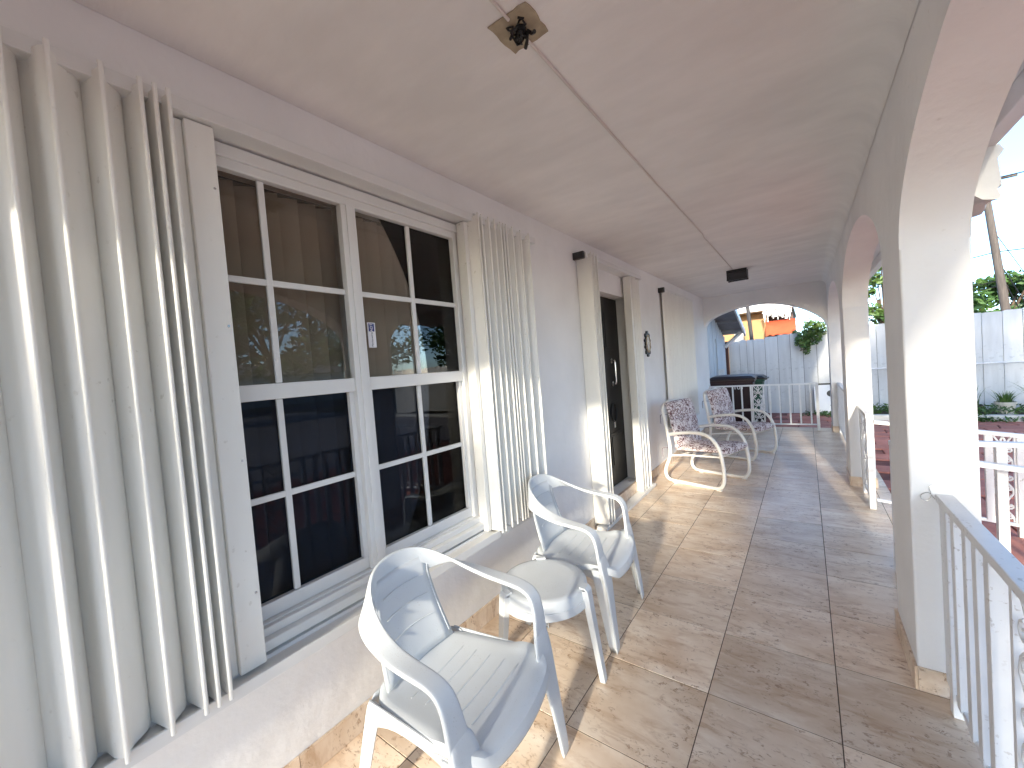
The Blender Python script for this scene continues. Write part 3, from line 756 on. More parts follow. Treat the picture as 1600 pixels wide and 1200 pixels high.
# ================================================================ TUBE LOUNGE CHAIRS
M_TUBE = mat('white_tube_paint', (0.80, 0.78, 0.74), 0.35, 0.04, 6)
def lounge(label, origin, heading):
    t = thing('lounge_chair', label, 'chair', origin, heading, 'white tube lounge chairs with floral cushions')
    Wd = 0.585
    main = [(-0.690, .90), (-0.682, .80), (-0.642, .576), (-0.622, .40), (-0.640, .285), (-0.690, .17), (-0.700, .09), (-0.668, .038), (-0.60, .020), (-0.40, .019), (-0.14, .019), (-0.050, .032), (-0.010, .085), (0.0, .16), (-0.003, .267), (-0.03, .431), (-0.083, .534), (-0.159, .594), (-0.261, .616), (-0.425, .608), (-0.637, .572)]
    for v in (0.0, Wd):
        pts = [(p.x, v, p.y) for p in spline([(a, b, 0) for a, b in main], 5)]
        fr = MB().tube(pts, 0.0195, 10).build('side_frame', M_TUBE, t, smooth=True)
        bx('foot_pad', (-0.085, v - 0.016, 0.0), (-0.035, v + 0.016, 0.012), M_TUBE, fr)
        bx('foot_pad', (-0.60, v - 0.016, 0.0), (-0.55, v + 0.016, 0.012), M_TUBE, fr)
        MB().tube([(-0.625, v, 0.32), (-0.40, v + (0.02 if v == 0 else -0.02), 0.345), (-0.02, v + (0.01 if v == 0 else -0.01), 0.37)], 0.012, 8).build('seat_rail', M_TUBE, t, smooth=True)
    for (u, z) in ((-0.50, 0.335), (-0.25, 0.355), (-0.03, 0.375)):
        MB().tube([(u, 0.0, z), (u, Wd, z)], 0.012, 8).build('cross_bar', M_TUBE, t, smooth=True)
    top = spline([(-0.690, 0.0, .89), (-0.71, 0.08, .935), (-0.72, Wd / 2, .955), (-0.71, Wd - 0.08, .935), (-0.690, Wd, .89)], 5)
    MB().tube(top, 0.0175, 8).build('top_rail', M_TUBE, t, smooth=True)
    # cushion: back and seat, quilted in segments
    def pad(name, path, th):
        mb = MB(); nv = 10; rows = []
        n = len(path)
        vs = []
        for i, (u, z, nx, nz_, bulge) in enumerate(path):
            ln = math.hypot(nx, nz_); nx, nz_ = nx / ln, nz_ / ln
            for sd_ in (1, -1):
                for j in range(nv + 1):
                    s = 2 * j / nv - 1
                    h = th * bulge * max(0.25, (1 - abs(s) ** 5)) * (0.5 if sd_ > 0 else -0.42)
                    vs.append((u + nx * h, Wd / 2 + s * 0.283, z + nz_ * h))
        m2 = 2 * (nv + 1); fs = []
        for i in range(n - 1):
            for k in range(m2):
                # ring: front row left to right, back row right to left
                order = list(range(nv + 1)) + list(range(2 * nv + 1, nv, -1))
                a, b = order[k], order[(k + 1) % m2]
                fs.append((i * m2 + a, i * m2 + b, (i + 1) * m2 + b, (i + 1) * m2 + a))
        order = list(range(nv + 1)) + list(range(2 * nv + 1, nv, -1))
        fs += [tuple(order), tuple((n - 1) * m2 + a for a in reversed(order))]
        mb.add(vs, fs); return mb.build(name, M_FLOR, t, smooth=True, sub=1)
    bp = []
    for k in range(25):
        f = k / 24; u = -0.668 + 0.115 * (1 - f); z = 0.385 + 0.575 * f
        seg = abs(math.sin(math.pi * f * 3)); bp.append((u + 0.02 * math.sin(math.pi * f), z, 0.98, 0.2, 0.62 + 0.38 * seg ** 0.5 if 0 < k < 24 else 0.4))
    pad('back_cushion', bp, 0.105)
    sp = []
    for k in range(19):
        f = k / 18; u = -0.575 + 0.60 * f; z = 0.400 + 0.030 * f - (0.02 * max(0, f - 0.85) / 0.15)
        seg = abs(math.sin(math.pi * f * 2)); sp.append((u, z, -0.05, 1, 0.70 + 0.30 * seg ** 0.5 if 0 < k < 18 else 0.45))
    pad('seat_cushion', sp, 0.10)
    for z in (0.80, 0.40):
        MB().tube(spline([(-0.655, 0.045, z), (-0.70, -0.015, z + 0.005), (-0.715, -0.02, z - 0.02), (-0.705, -0.03, z - 0.10)], 4), 0.004, 5).build('cushion_tie', mat('tie_fabric', (0.20, 0.16, 0.18), 0.9), t)
    return t
lounge('white tube lounge chair with floral cushion standing beside the dark door', (0.107, 1.523, 0), math.atan2(-0.304, 0.952))
lounge('white tube lounge chair with floral cushion close to the end railing and bins', (0.277, 3.014, 0), math.atan2(-0.34, 0.94))

# ================================================================ CEILING THINGS
jb = thing('junction_box', 'uncovered ceiling junction box with torn tan patch and black wires', 'electrical box', (0.153, -2.035, H))
mb = MB(); prg = random.Random(11)
ring = []
for k in range(24):
    a = k / 24 * 4; s = int(a); f = a - s
    c = [(-.074, -.074), (.074, -.07), (.072, .072), (-.072, .07)]
    p = Vector(c[s]).lerp(Vector(c[(s + 1) % 4]), f); j = prg.uniform(-.004, .004)
    ring.append((p.x + j, p.y + prg.uniform(-.004, .004)))
mb.prism(ring, 2, -0.004, -0.0006)
mb.build('patch', mat('tan_tape', (0.46, 0.38, 0.265), 0.8, 0.15, 20), jb)
mb = MB()
for k in range(26):
    a = prg.uniform(0, 6.28); r_ = prg.uniform(0, 0.026); c = Vector((r_ * math.cos(a), r_ * math.sin(a), -0.006))
    pts = [c]
    for q in range(4): pts.append(pts[-1] + Vector((prg.uniform(-.016, .016), prg.uniform(-.016, .016), prg.uniform(-.013, .006))))
    for p in pts: p.z = min(p.z, -0.005)
    mb.tube(pts, prg.uniform(0.003, 0.007), 6)
mb.build('wires', mat('black_tape', (0.012, 0.011, 0.010), 0.45, 0.2, 30), jb, smooth=True)
cb = MB()
cpts = [(0.185, -4.2, H - 0.006), (0.172, -3.0, H - 0.006), (0.150, -2.09, H - 0.006)]
cb.tube(cpts, 0.0052, 8); cb.tube([(0.152, -1.985, H - 0.006), (0.146, -0.6, H - 0.0055), (0.150, 0.9, H - 0.0065), (0.140, 1.0, H - 0.006), (0.128, 2.95, H - 0.006)], 0.0052, 8)
cb.tube([(0.140, 3.22, H - 0.006), (0.150, 4.0, H - 0.006)], 0.0055, 8)
tag(cb.build('ceiling_cable', mat('cable_paint', (0.70, 0.65, 0.61), 0.6, 0.05), smooth=True), 'long painted cable running along the porch ceiling to the lamp', 'cable')
lp = thing('ceiling_lamp', 'small black box-shaped lamp mounted on the porch ceiling', 'lamp', (0.165, 3.08, H))
mb = MB(); mb.box((-0.115, -0.075, -0.125), (-0.100, 0.075, -0.012)).box((0.100, -0.075, -0.125), (0.115, 0.075, -0.012))
for sx in (-1, 1):
    for sy in (-1, 1): mb.box((sx * 0.108 - 0.012, sy * 0.073 - 0.010, -0.14), (sx * 0.108 + 0.012, sy * 0.073 + 0.010, -0.002))
mb.box((-0.10, -0.078, -0.04), (0.10, 0.078, -0.0008)).box((-0.122, -0.082, -0.138), (0.122, -0.060, -0.118)).box((-0.122, 0.060, -0.138), (0.122, 0.082, -0.118))
mb.build('lamp_body', M_DARK, lp, bevel=0.003)
bx('lamp_glass', (-0.098, -0.066, -0.128), (0.098, 0.066, -0.042), mat('smoked_glass', (0.05, 0.05, 0.055), 0.12, 0.1), lp)
MB().lathe([(0, -0.045), (0.028, -0.05), (0.036, -0.08), (0.022, -0.11), (0, -0.115)], (0, 0, 0), 14).build('bulb', mat('bulb_glass', (0.5, 0.5, 0.5), 0.2, 0.02), lp, smooth=True)

tag(MB().tube(spline([(1.262, -0.904, 0.826), (1.245, -0.906, 0.850), (1.225, -0.906, 0.842), (1.222, -0.905, 0.826), (1.240, -0.906, 0.818), (1.252, -0.906, 0.840), (1.246, -0.907, 0.872), (1.258, -0.906, 0.880)], 5), 0.0014, 5).build('wire_loop', M_CHROME), 'thin loose wire loop on the big column where the rail meets it', 'wire')
# wall ornament
orn = thing('wall_ornament', 'small oval wall ornament with black scrolled frame and painted scene', 'ornament', (W, 1.86, 1.68))
mb = MB()
ov = [(0.075 * math.cos(t), 0.110 * math.sin(t)) for t in [k * math.pi / 16 for k in range(32)]]
mb.prism([(0.082 * math.cos(k * math.pi / 16), 0.118 * math.sin(k * math.pi / 16)) for k in range(32)], 0, 0.0008, 0.018)
for (cy, cz, r_) in ((0, .135, .028), (0, -.135, .028), (.055, .105, .026), (-.055, .105, .026), (.055, -.105, .026), (-.055, -.105, .026), (.084, .04, .02), (-.084, .04, .02), (.084, -.04, .02), (-.084, -.04, .02)):
    mb.tube([(0.001, cy, cz), (0.022, cy, cz)], r_, 12)
mb.build('carved_frame', M_DARK, orn)
MB().tube([(0.020, a, b) for a, b in [(0.070 * math.cos(k * math.pi / 14), 0.104 * math.sin(k * math.pi / 14)) for k in range(29)]], 0.010, 8).build('gilt_rim', mat('gilt', (0.50, 0.36, 0.20), 0.45, 0.3, 40), orn, smooth=True)
mb = MB(); mb.prism([(0.060 * math.cos(k * math.pi / 14), 0.092 * math.sin(k * math.pi / 14)) for k in range(28)], 0, 0.0185, 0.0215)
mb.build('painted_plaque', mat('painted_plaque', (0.70, 0.68, 0.60), 0.5, 0.1, 26, col2=(0.24, 0.22, 0.25), lo=0.38, hi=0.5), orn)

# ================================================================ RAILINGS
def scroll_mesh(w, h, th=0.009):
    """cast scroll panel in the (s, z) plane, s along the rail; returns list of strokes"""
    st = []
    def spiral(cx, cz, r0, a0, turns, sg):
        pts = []
        for k in range(17):
            f = k / 16; a = a0 + sg * turns * 2 * math.pi * f; r_ = r0 * (1 - 0.78 * f)
            pts.append((cx + r_ * math.cos(a), cz + r_ * math.sin(a)))
        return pts
    n = 3; u = h / n
    for k in range(n):
        zc = (k + 0.5) * u
        for sg in (-1, 1):
            st.append([(sg * w * 0.46, zc - u * 0.5 + 0.0), (sg * w * 0.40, zc - u * 0.3), (sg * w * 0.12, zc - u * 0.1), (sg * w * 0.06, zc + u * 0.12), (sg * w * 0.22, zc + u * 0.30), (sg * w * 0.46, zc + u * 0.5)])
            st.append(spiral(sg * w * 0.27, zc + u * 0.02, w * 0.19, math.pi / 2 if sg > 0 else math.pi / 2, 1.15, -sg))
            st.append(spiral(sg * w * 0.24, zc - u * 0.33, w * 0.14, -math.pi / 2, 0.95, sg))
            st.append([(0, zc + u * 0.48), (sg * w * 0.10, zc + u * 0.36), (sg * w * 0.04, zc + u * 0.22), (0, zc + u * 0.16)])
        st.append([(-w * 0.10, zc - u * 0.02), (0, zc + u * 0.05), (w * 0.10, zc - u * 0.02), (0, zc - u * 0.10), (-w * 0.10, zc - u * 0.02)])
    return st
def railing(name, label, p0, p1, top, bot, group, balus, post=(), panels=(), capw=0.052, slope=0.0, bs=0.015, floor=0.0, cat='railing'):
    """straight railing from p0 to p1 (plan). positions in metres along it; slope drops the rails"""
    p0, p1 = Vector((*p0, 0)), Vector((*p1, 0)); d = p1 - p0; Ln = d.length; a = math.atan2(d.y, d.x)
    t = thing(name, label, cat, (p0.x, p0.y, floor), a, group)
    def zz(s, z): return z - slope * s
    def bar(nm, s0, s1, zc, w, h, e=0.0):
        mb = MB(); vs = []
        for s in (s0, s1):
            for y_, z_ in ((-w / 2, -h / 2), (w / 2, -h / 2), (w / 2, h / 2), (-w / 2, h / 2)): vs.append((s, y_, zz(s, zc) + z_))
        mb.add(vs, [(0, 1, 5, 4), (1, 2, 6, 5), (2, 3, 7, 6), (3, 0, 4, 7), (3, 2, 1, 0), (4, 5, 6, 7)])
        return mb.build(nm, M_RAIL, t, bevel=0.003, fixn=True)
    bar('top_rail', 0, Ln, top, capw, 0.030)
    bar('bottom_rail', 0, Ln, bot, 0.028, 0.024)
    for s in balus:
        bx('baluster', (s - bs, -bs, zz(s, bot) + 0.0), (s + bs, bs, zz(s, top) - 0.0148), M_RAIL, t, bevel=0.002)
    for s in post:
        bx('post', (s - 0.022, -0.0225, 0.0), (s + 0.022, 0.0225, zz(s, top) - 0.0146), M_RAIL, t, bevel=0.003)
    for (s, w) in panels:
        for e in (s - w / 2 - 0.012, s + w / 2 + 0.012): bx('baluster', (e - 0.010, -0.011, zz(e, bot)), (e + 0.010, 0.011, zz(e, top) - 0.0147), M_RAIL, t)
        mb = MB(); hb = zz(s, bot) + 0.012; hh = zz(s, top) - 0.016 - hb
        for stk in scroll_mesh(w, hh):
            pts = [(s + q.x, 0, hb + q.y) for q in spline([(x_, z_, 0) for x_, z_ in stk], 3)]
            mb.tube(pts, 0.0065, 6)
        mb.build('scroll_panel', M_RAIL, t, smooth=True)
    return t
GR = 'white iron porch railings'
railing('porch_railing', 'white iron railing with scroll panel running from the big column past the window bay', (1.29, -0.902), (1.29, -3.548), 0.832, 0.085, GR,
        [0.045, 0.19, 0.325, 0.425, 0.535, 0.98, 1.09, 1.20, 1.31, 1.42, 1.53, 1.64, 1.75, 1.86, 1.97, 2.30, 2.41, 2.52], post=(0.10, 2.60), panels=((0.775, 0.17), (2.13, 0.17)), bs=0.0205)
railing('porch_railing', 'short white iron railing with scroll panel ending in a post at the entry gap', (1.29, 2.198), (1.29, 1.478), 0.835, 0.09, GR, [0.06, 0.13, 0.52, 0.62], post=(0.205, 0.70), panels=((0.36, 0.19),))
railing('porch_railing', 'short white iron railing between the big column and the entry gap', (1.29, -0.448), (1.29, 0.252), 0.835, 0.09, GR, [0.11, 0.22, 0.33, 0.44, 0.55], post=(0.68,))
railing('porch_railing', 'white iron railing across the far bay of the porch', (1.29, 5.498), (1.29, 2.652), 0.835, 0.09, GR, [0.11 + 0.115 * k for k in range(23) if k not in (10, 11, 12)], post=(0.03, 2.80), panels=((1.38, 0.19),))
railing('porch_railing', 'white iron railing with scroll panel under the end arch before the bins', (-0.729, 5.64), (1.02, 5.64), 0.835, 0.105, GR, [0.11 + 0.152 * k for k in range(11) if k not in (5,)], post=(1.725,), panels=((0.835, 0.155),), capw=0.035, bs=0.013)
bx('rail_stub', (1.75, -0.012, 0.808), (1.915, 0.012, 0.832), M_DARK, bpy.data.objects['porch_railing.004'])
railing('ramp_railing', 'white railing sloping down along the far side of the entry ramp', (1.315, 1.462), (2.16, 1.462), 0.785 + 0.135, 0.095 + 0.135, 'white ramp railings', [0.655], post=(0.82,), panels=((0.735, 0.10),), slope=0.115, floor=-0.135)
railing('ramp_railing', 'white railing sloping down along the near side of the entry ramp', (1.315, 0.215), (2.16, 0.215), 0.775 + 0.135, 0.095 + 0.135, 'white ramp railings', [0.545, 0.66], post=(0.82,), slope=0.125, floor=-0.135, bs=0.016)
railing('iron_gate', 'white iron gate leaf swung open along the ramp', (1.36, 0.36), (2.25, 0.36), 0.825 + 0.135, 0.16, None, [0.86], post=(0.40,), slope=0.0, floor=-0.135, bs=0.013, cat='gate')
tag(MB().prism([(1.4765, -0.118), (1.4765, -0.004), (2.45, -0.118)], 1, 0.26, 1.42).build('entry_ramp', M_PAVER), kind='structure')

# rolled canvas hanging from the eave
mb = MB(); prf = [(1.645, 2.445), (1.70, 2.445), (1.715, 2.40), (1.700, 2.365), (1.716, 2.30), (1.722, 2.255), (1.700, 2.235), (1.704, 2.19), (1.690, 2.165), (1.640, 2.172), (1.622, 2.20), (1.628, 2.26), (1.615, 2.32), (1.632, 2.39)]
NS = 30; vs = []
for k in range(NS + 1):
    yy = 0.02 + 1.8 * k / NS
    for q, (x_, z_) in enumerate(prf): vs.append((x_ + 0.010 * math.sin(k * 1.7 + q), yy, z_ + (0.012 * math.sin(k * 1.1 + q * 0.8) if 1 < q else 0)))
n_ = len(prf)
fs = [(k * n_ + i, k * n_ + (i + 1) % n_, (k + 1) * n_ + (i + 1) % n_, (k + 1) * n_ + i) for k in range(NS) for i in range(n_)] + [tuple(range(n_)), tuple(range(NS * n_, NS * n_ + n_))]
mb.add(vs, fs)
tag(mb.build('rolled_awning', mat('white_canvas', (0.74, 0.73, 0.70), 0.85, 0.08, 6, 0.2, 20), smooth=True), 'rolled-up white canvas drop awning hanging from the porch eave', 'awning')

# ================================================================ BACK YARD
fence = thing('wooden_fence', 'tall white wooden board fence behind the red patio', 'fence', (0, 9.0, -0.15))
frg = random.Random(21)
x = -0.80
while x < 13.5:
    w = 0.265 + frg.uniform(-0.012, 0.012)
    if -0.75 < x < -0.3: w *= 0.6
    h = 1.93 + 0.045 * min(1, max(0, (x + 0.8) / 2.5)) * 2.6 + frg.uniform(-0.02, 0.02)
    mb = MB(); dpt = frg.uniform(0, 0.008); c1, c2 = frg.uniform(0.0, 0.02), frg.uniform(0.0, 0.02)
    mb.prism([(-w / 2 + 0.004, 0), (w / 2 - 0.004, 0), (w / 2 - 0.004, h - c1), (w / 4, h - c2 * 0.4), (-w / 4, h), (-w / 2 + 0.004, h - c2)], 1, -0.02 - dpt, 0.0)
    mb.build('board', M_FENCE, fence, loc=(x + w / 2, 0, 0)); x += w
for zz in (0.35, 1.05, 1.7): bx('backing_rail', (-0.8, 0.001, zz), (13.5, 0.045, zz + 0.09), mat('dark_fence_wood', (0.14, 0.13, 0.12), 0.9, 0.2), fence)
bx('backing_board', (-0.8, 0.046, 0), (13.5, 0.06, 1.80), mat('dark_fence_wood', (0.14, 0.13, 0.12), 0.9, 0.2), fence)
tag(MB().tube([(1.55, 8.86, 0.88), (4.2, 8.86, 0.885), (9.0, 8.86, 0.90)], 0.018, 8).tube([(1.6, 8.86, -0.13), (1.6, 8.86, 0.88)], 0.018, 8).tube([(6.0, 8.86, -0.13), (6.0, 8.86, 0.89)], 0.018, 8).build('pipe_rail', M_RAIL, smooth=True), 'horizontal white pipe rail in front of the board fence', 'rail')
tag(MB().prism([(7.72, -0.15), (7.72, -0.01), (7.86, -0.01), (7.86, -0.15)], 0, 1.72, 12.0).build('planter_kerb', mat('kerb_paint', (0.68, 0.68, 0.66), 0.8, 0.12, 4, 0.2), bevel=0.008), 'low white kerb edging the planting bed along the fence', 'kerb')
tag(bx('soil', (1.72, 7.8605, -0.15), (12, 8.93, -0.05), mat('soil', (0.07, 0.05, 0.035), 0.95, 0.3, 10, 0.5, 20)), kind='structure')
grg = random.Random(31)
mb = MB()
for k in range(150):
    xx = grg.uniform(1.75, 7.5); leaves(mb, (xx, grg.uniform(7.72, 8.8), grg.uniform(-0.03, 0.10)), (0.16, 0.12, 0.08), 26, 0.035, grg, shell=0)
for k in range(70):
    xx = grg.uniform(2.6, 7.5); leaves(mb, (xx, 7.66, -0.075), (0.14, 0.06, 0.05), 22, 0.03, grg, shell=0)
for k in range(26):
    xx = grg.uniform(0.75, 1.7); leaves(mb, (xx, grg.uniform(8.2, 8.8), -0.08), (0.14, 0.2, 0.06), 24, 0.03, grg, shell=0)
tag(mb.build('ground_cover', M_LEAF, fixn=False), 'low green creeping ground cover along the foot of the fence', 'plants', kind='stuff')

def potted(label, loc, rp, hp, nleaf, ll, spread, m, rg, potm):
    t = thing('potted_plant', label, 'plant', loc, 0, 'potted plants along the fence')
    MB().lathe([(0, 0), (rp * 0.72, 0), (rp * 0.95, hp * 0.82), (rp * 1.04, hp * 0.83), (rp * 1.06, hp), (rp * 0.95, hp), (rp * 0.92, hp * 0.88), (0, hp * 0.88)], (0, 0, 0), 22).build('pot', potm, t, smooth=False)
    mb = MB()
    for k in range(nleaf):
        a = rg.uniform(0, 6.28); r0 = rg.uniform(0, rp * 0.75); c = Vector((r0 * math.cos(a), r0 * math.sin(a), hp * 0.86))
        out = Vector((math.cos(a + rg.uniform(-.5, .5)), math.sin(a + rg.uniform(-.5, .5)), 0)); l_ = ll * rg.uniform(0.6, 1.15); sp = spread * rg.uniform(0.3, 1.2); wv = Vector((-out.y, out.x, 0)) * rg.uniform(0.008, 0.014)
        pr = None
        for q in range(6):
            f = q / 5; p = c + out * (sp * l_ * f ** 1.6) + Vector((0, 0, l_ * (f - 0.35 * spread * f * f)))
            cur = (p - wv * (1 - f * 0.92), p + wv * (1 - f * 0.92))
            if pr: mb.add([pr[0], pr[1], cur[1], cur[0]], [(0, 1, 2, 3)])
            pr = cur
    mb.build('leaf_blades', m, t, fixn=False)
    return t
prg2 = random.Random(41)
M_POT = mat('cream_pot', (0.60, 0.57, 0.50), 0.7, 0.12, 6)
potted('bright green strappy plant in a round cream pot by the fence', (3.82, 8.22, -0.06), 0.135, 0.24, 90, 0.28, 0.55, M_LEAF2, prg2, M_POT)
potted('dark spiky plant in a dark pot beside the cream potted plant', (3.47, 8.35, -0.06), 0.11, 0.16, 26, 0.42, 0.5, M_LEAF, prg2, mat('dark_pot', (0.04, 0.04, 0.045), 0.5))
potted('spiky plant with long leaves in a pale pot past the pipe rail', (4.22, 8.30, -0.05), 0.13, 0.26, 26, 0.46, 0.8, M_LEAF, prg2, M_POT)

# vine hanging over the fence
vt = thing('fence_vine', 'bushy green vine hanging over the top of the board fence', 'plant', (0.95, 8.95, 1.85))
mb = MB(); vr = random.Random(51)
for (cx, cz, r_, n_) in ((0.06, 0.05, 0.20, 330), (0.22, 0.05, 0.17, 240), (-0.10, -0.10, 0.16, 220), (-0.18, -0.22, 0.13, 150), (-0.08, -0.34, 0.11, 120), (0.10, -0.18, 0.15, 170), (-0.06, -0.47, 0.07, 50), (-0.28, 0.03, 0.06, 25), (0.0, 0.22, 0.10, 60), (0.16, 0.20, 0.09, 40)):
    leaves(mb, (cx, -0.06, cz), (r_, 0.16, r_), n_, 0.042, vr, shell=0)
mb.build('foliage', M_LEAF2, vt, fixn=False)
mb = MB()
for k in range(6): mb.tube(spline([(vr.uniform(-.1, .2), 0.05, 0.0), (vr.uniform(-.2, .2), -0.06, 0.1), (vr.uniform(-.2, .1), -0.09, -0.2), (vr.uniform(-.2, 0), -0.07, -0.45)], 4), 0.006, 5)
mb.build('stem', M_BARK, vt)

def tree(label, loc, h, crown, nclump, nleaf, size, m, seed, group=None, trunk=0.16):
    rg = random.Random(seed)
    t = thing('tree', label, 'tree', loc, rg.uniform(0, 6), group)
    mb = MB(); cz = h - crown[2] * 0.95
    mb.tube(spline([(0, 0, -0.3), (rg.uniform(-.1, .1), rg.uniform(-.1, .1), cz * 0.45), (rg.uniform(-.2, .2), rg.uniform(-.2, .2), cz)], 4), [trunk * (1 - 0.06 * k) for k in range(9)], 9)
    cl = []
    for k in range(nclump):
        a = rg.uniform(0, 6.28); f = rg.uniform(0.25, 1) ** 0.6; e = rg.uniform(-0.75, 1)
        rr = math.sqrt(max(0.05, 1 - e * e)) * f
        cl.append(Vector((crown[0] * rr * math.cos(a), crown[1] * rr * math.sin(a), cz + crown[2] * e * 0.85)))
    for c in cl[:14]: mb.tube([(0, 0, cz * 0.7), (c.x * 0.4, c.y * 0.4, cz * 0.75 + (c.z - cz * 0.75) * 0.4), c], [trunk * 0.4, trunk * 0.25, trunk * 0.06], 6)
    mb.build('trunk', M_BARK, t, smooth=True)
    mb = MB()
    for c in cl:
        r_ = min(crown) * rg.uniform(0.22, 0.42); leaves(mb, c, (r_ * 1.2, r_ * 1.2, r_ * 0.8), nleaf, size, rg, shell=0.2)
    mb.build('crown', m, t, fixn=False)
    return t
G_B = 'trees beyond the board fence'
tree('dense rounded green tree beyond the fence behind the leaning utility pole', (9.6, 30, -0.15), 4.7, (4.2, 3.0, 2.0), 60, 130, 0.16, M_LEAF, 1, G_B, 0.25)
tree('tall airy green tree rising just behind the board fence', (2.5, 10.6, -0.15), 3.9, (0.75, 0.6, 1.25), 40, 90, 0.06, M_LEAF2, 2, G_B, 0.07)
tree('broad green tree past the utility pole and its neighbours', (17.5, 33, -0.15), 5.5, (4.5, 3.5, 2.6), 55, 110, 0.18, M_LEAF, 3, G_B, 0.3)
# street side, seen in the window panes
G_S = 'street trees across the front yard'
for k, (xx, yy, hh, cr_) in enumerate(((17, 5, 6.2, (3.2, 3.2, 2.4)), (19.5, 12, 7.0, (3.6, 3.6, 2.8)), (18, 19, 6.0, (3.2, 3.2, 2.3)), (22, 27, 7.5, (4, 4, 3)), (20, -4, 6.8, (3.4, 3.4, 2.6)))):
    tree(['leafy street tree across the yard, near the house across the street', 'largest leafy street tree facing the entry ramp', 'lowest leafy street tree, past the end of the board fence', 'far leafy street tree with the widest crown', 'leafy street tree facing the big window'][k], (xx, yy, -0.15), hh, cr_, 42, 90, 0.17, M_LEAF, 60 + k, G_S, 0.22)
tree('leafy tree added out of view to shade the open end of the porch', (2.35, -11.5, -0.15), 5.1, (1.25, 0.9, 1.75), 50, 190, 0.08, M_LEAF, 77, None, 0.1)  # unseen tree, added; its crown keeps sun off the foreground floor
tree('slender airy tree added out of view to thin the sun at the open porch end', (0.35, -11.8, -0.15), 5.6, (1.0, 0.7, 1.6), 32, 80, 0.075, M_LEAF, 78, None, 0.07)  # added and unseen, kept sparse to dapple sun on chairs and wall
tree('spreading tree added out of view beside the patio to shade the fence', (5.6, -1.6, -0.15), 6.2, (2.3, 2.3, 1.7), 40, 140, 0.13, M_LEAF, 91, None, 0.18)  # added, unseen; crown placed so its shade lands on the board fence
tree('tall tree added out of view south of the entry ramp to shade the patio', (4.4, -8.0, -0.15), 6.6, (2.2, 2.4, 2.0), 40, 120, 0.13, M_LEAF, 92, None, 0.18)  # another unseen tree added to keep direct sun off the red patio
nb = thing('neighbour_house', 'low white house across the street from the porch', 'house', (38, 14, -0.15))
bx('wall', (0, -7, 0), (8, 7, 2.9), M_STUCCO, nb)
MB().prism([(-0.6, 2.9), (8.6, 2.9), (4, 4.3)], 1, -7.6, 7.6).build('roof', mat('grey_roof', (0.30, 0.29, 0.28), 0.9, 0.15, 4), nb)
for yy in (-4.5, 0.5, 4): bx('window', (-0.04, yy, 1.0), (-0.001, yy + 1.4, 2.2), mat('dark_window', (0.04, 0.05, 0.06), 0.1), nb)

# bins
def bin_(label, loc, rz, m, lid, txt=None):
    t = thing('wheeled_bin', label, 'bin', loc, rz, None)
    w0, d0, w1, d1, h = 0.23, 0.25, 0.30, 0.36, 0.98
    mb = MB()
    mb.add([(-w0, -d0, 0.06), (w0, -d0, 0.06), (w0, d0 - 0.06, 0.06), (-w0, d0 - 0.06, 0.06), (-w1, -d1, h), (w1, -d1, h), (w1, d1, h), (-w1, d1, h)], [(0, 3, 2, 1), (4, 5, 6, 7), (0, 1, 5, 4), (1, 2, 6, 5), (2, 3, 7, 6), (3, 0, 4, 7)])
    mb.box((-w1 - 0.02, -d1 - 0.02, h - 0.05), (w1 + 0.02, d1 + 0.02, h - 0.001))
    mb.build('bin_body', m, t, bevel=0.012)
    mb = MB(); vs = []
    for (s, z) in ((1.10, h), (1.10, h + 0.03), (0.92, h + 0.075), (0.55, h + 0.09)):
        vs += [(-w1 * s, -d1 * s, z), (w1 * s, -d1 * s, z), (w1 * s, d1 * s, z), (-w1 * s, d1 * s, z)]
    fs = [(4 * k + i, 4 * k + (i + 1) % 4, 4 * k + 4 + (i + 1) % 4, 4 * k + 4 + i) for k in range(3) for i in range(4)] + [(12, 13, 14, 15), (3, 2, 1, 0)]
    mb.add(vs, fs); mb.build('lid', lid, t, bevel=0.01)
    MB().tube([(-w1, d1 + 0.06, h), (w1, d1 + 0.06, h)], 0.017, 8).build('handle', lid, t)
    for sx in (-1, 1): MB().tube([(sx * 0.22, d0 + 0.02, 0.11), (sx * 0.28, d0 + 0.02, 0.11)], 0.11, 16).build('wheel', M_DARK, t)
    if txt: make_text(txt, 0.10, M_WHT, 'number', t, (0.10, -d0 - 0.110 * (0.83 - 0.06) / 0.92 - 0.012, 0.83), (1, 0, 0), (0, -0.119, 0.993))
    return t
M_MAR = mat('maroon_plastic', (0.035, 0.008, 0.012), 0.45, 0.2, 6); M_GRN = mat('green_plastic', (0.03, 0.13, 0.09), 0.5, 0.2, 6)
mbin = bin_('dark maroon wheeled bin with white number behind the end railing', (-0.42, 6.55, -0.12), R(2), M_MAR, mat('dark_lid', (0.02, 0.012, 0.016), 0.35), '101')
mbin.scale = (1.32, 1.1, 1.06)
bin_('green wheeled bin half hidden behind the maroon bin', (-0.27, 7.42, -0.12), R(-90), M_GRN, M_DARK)

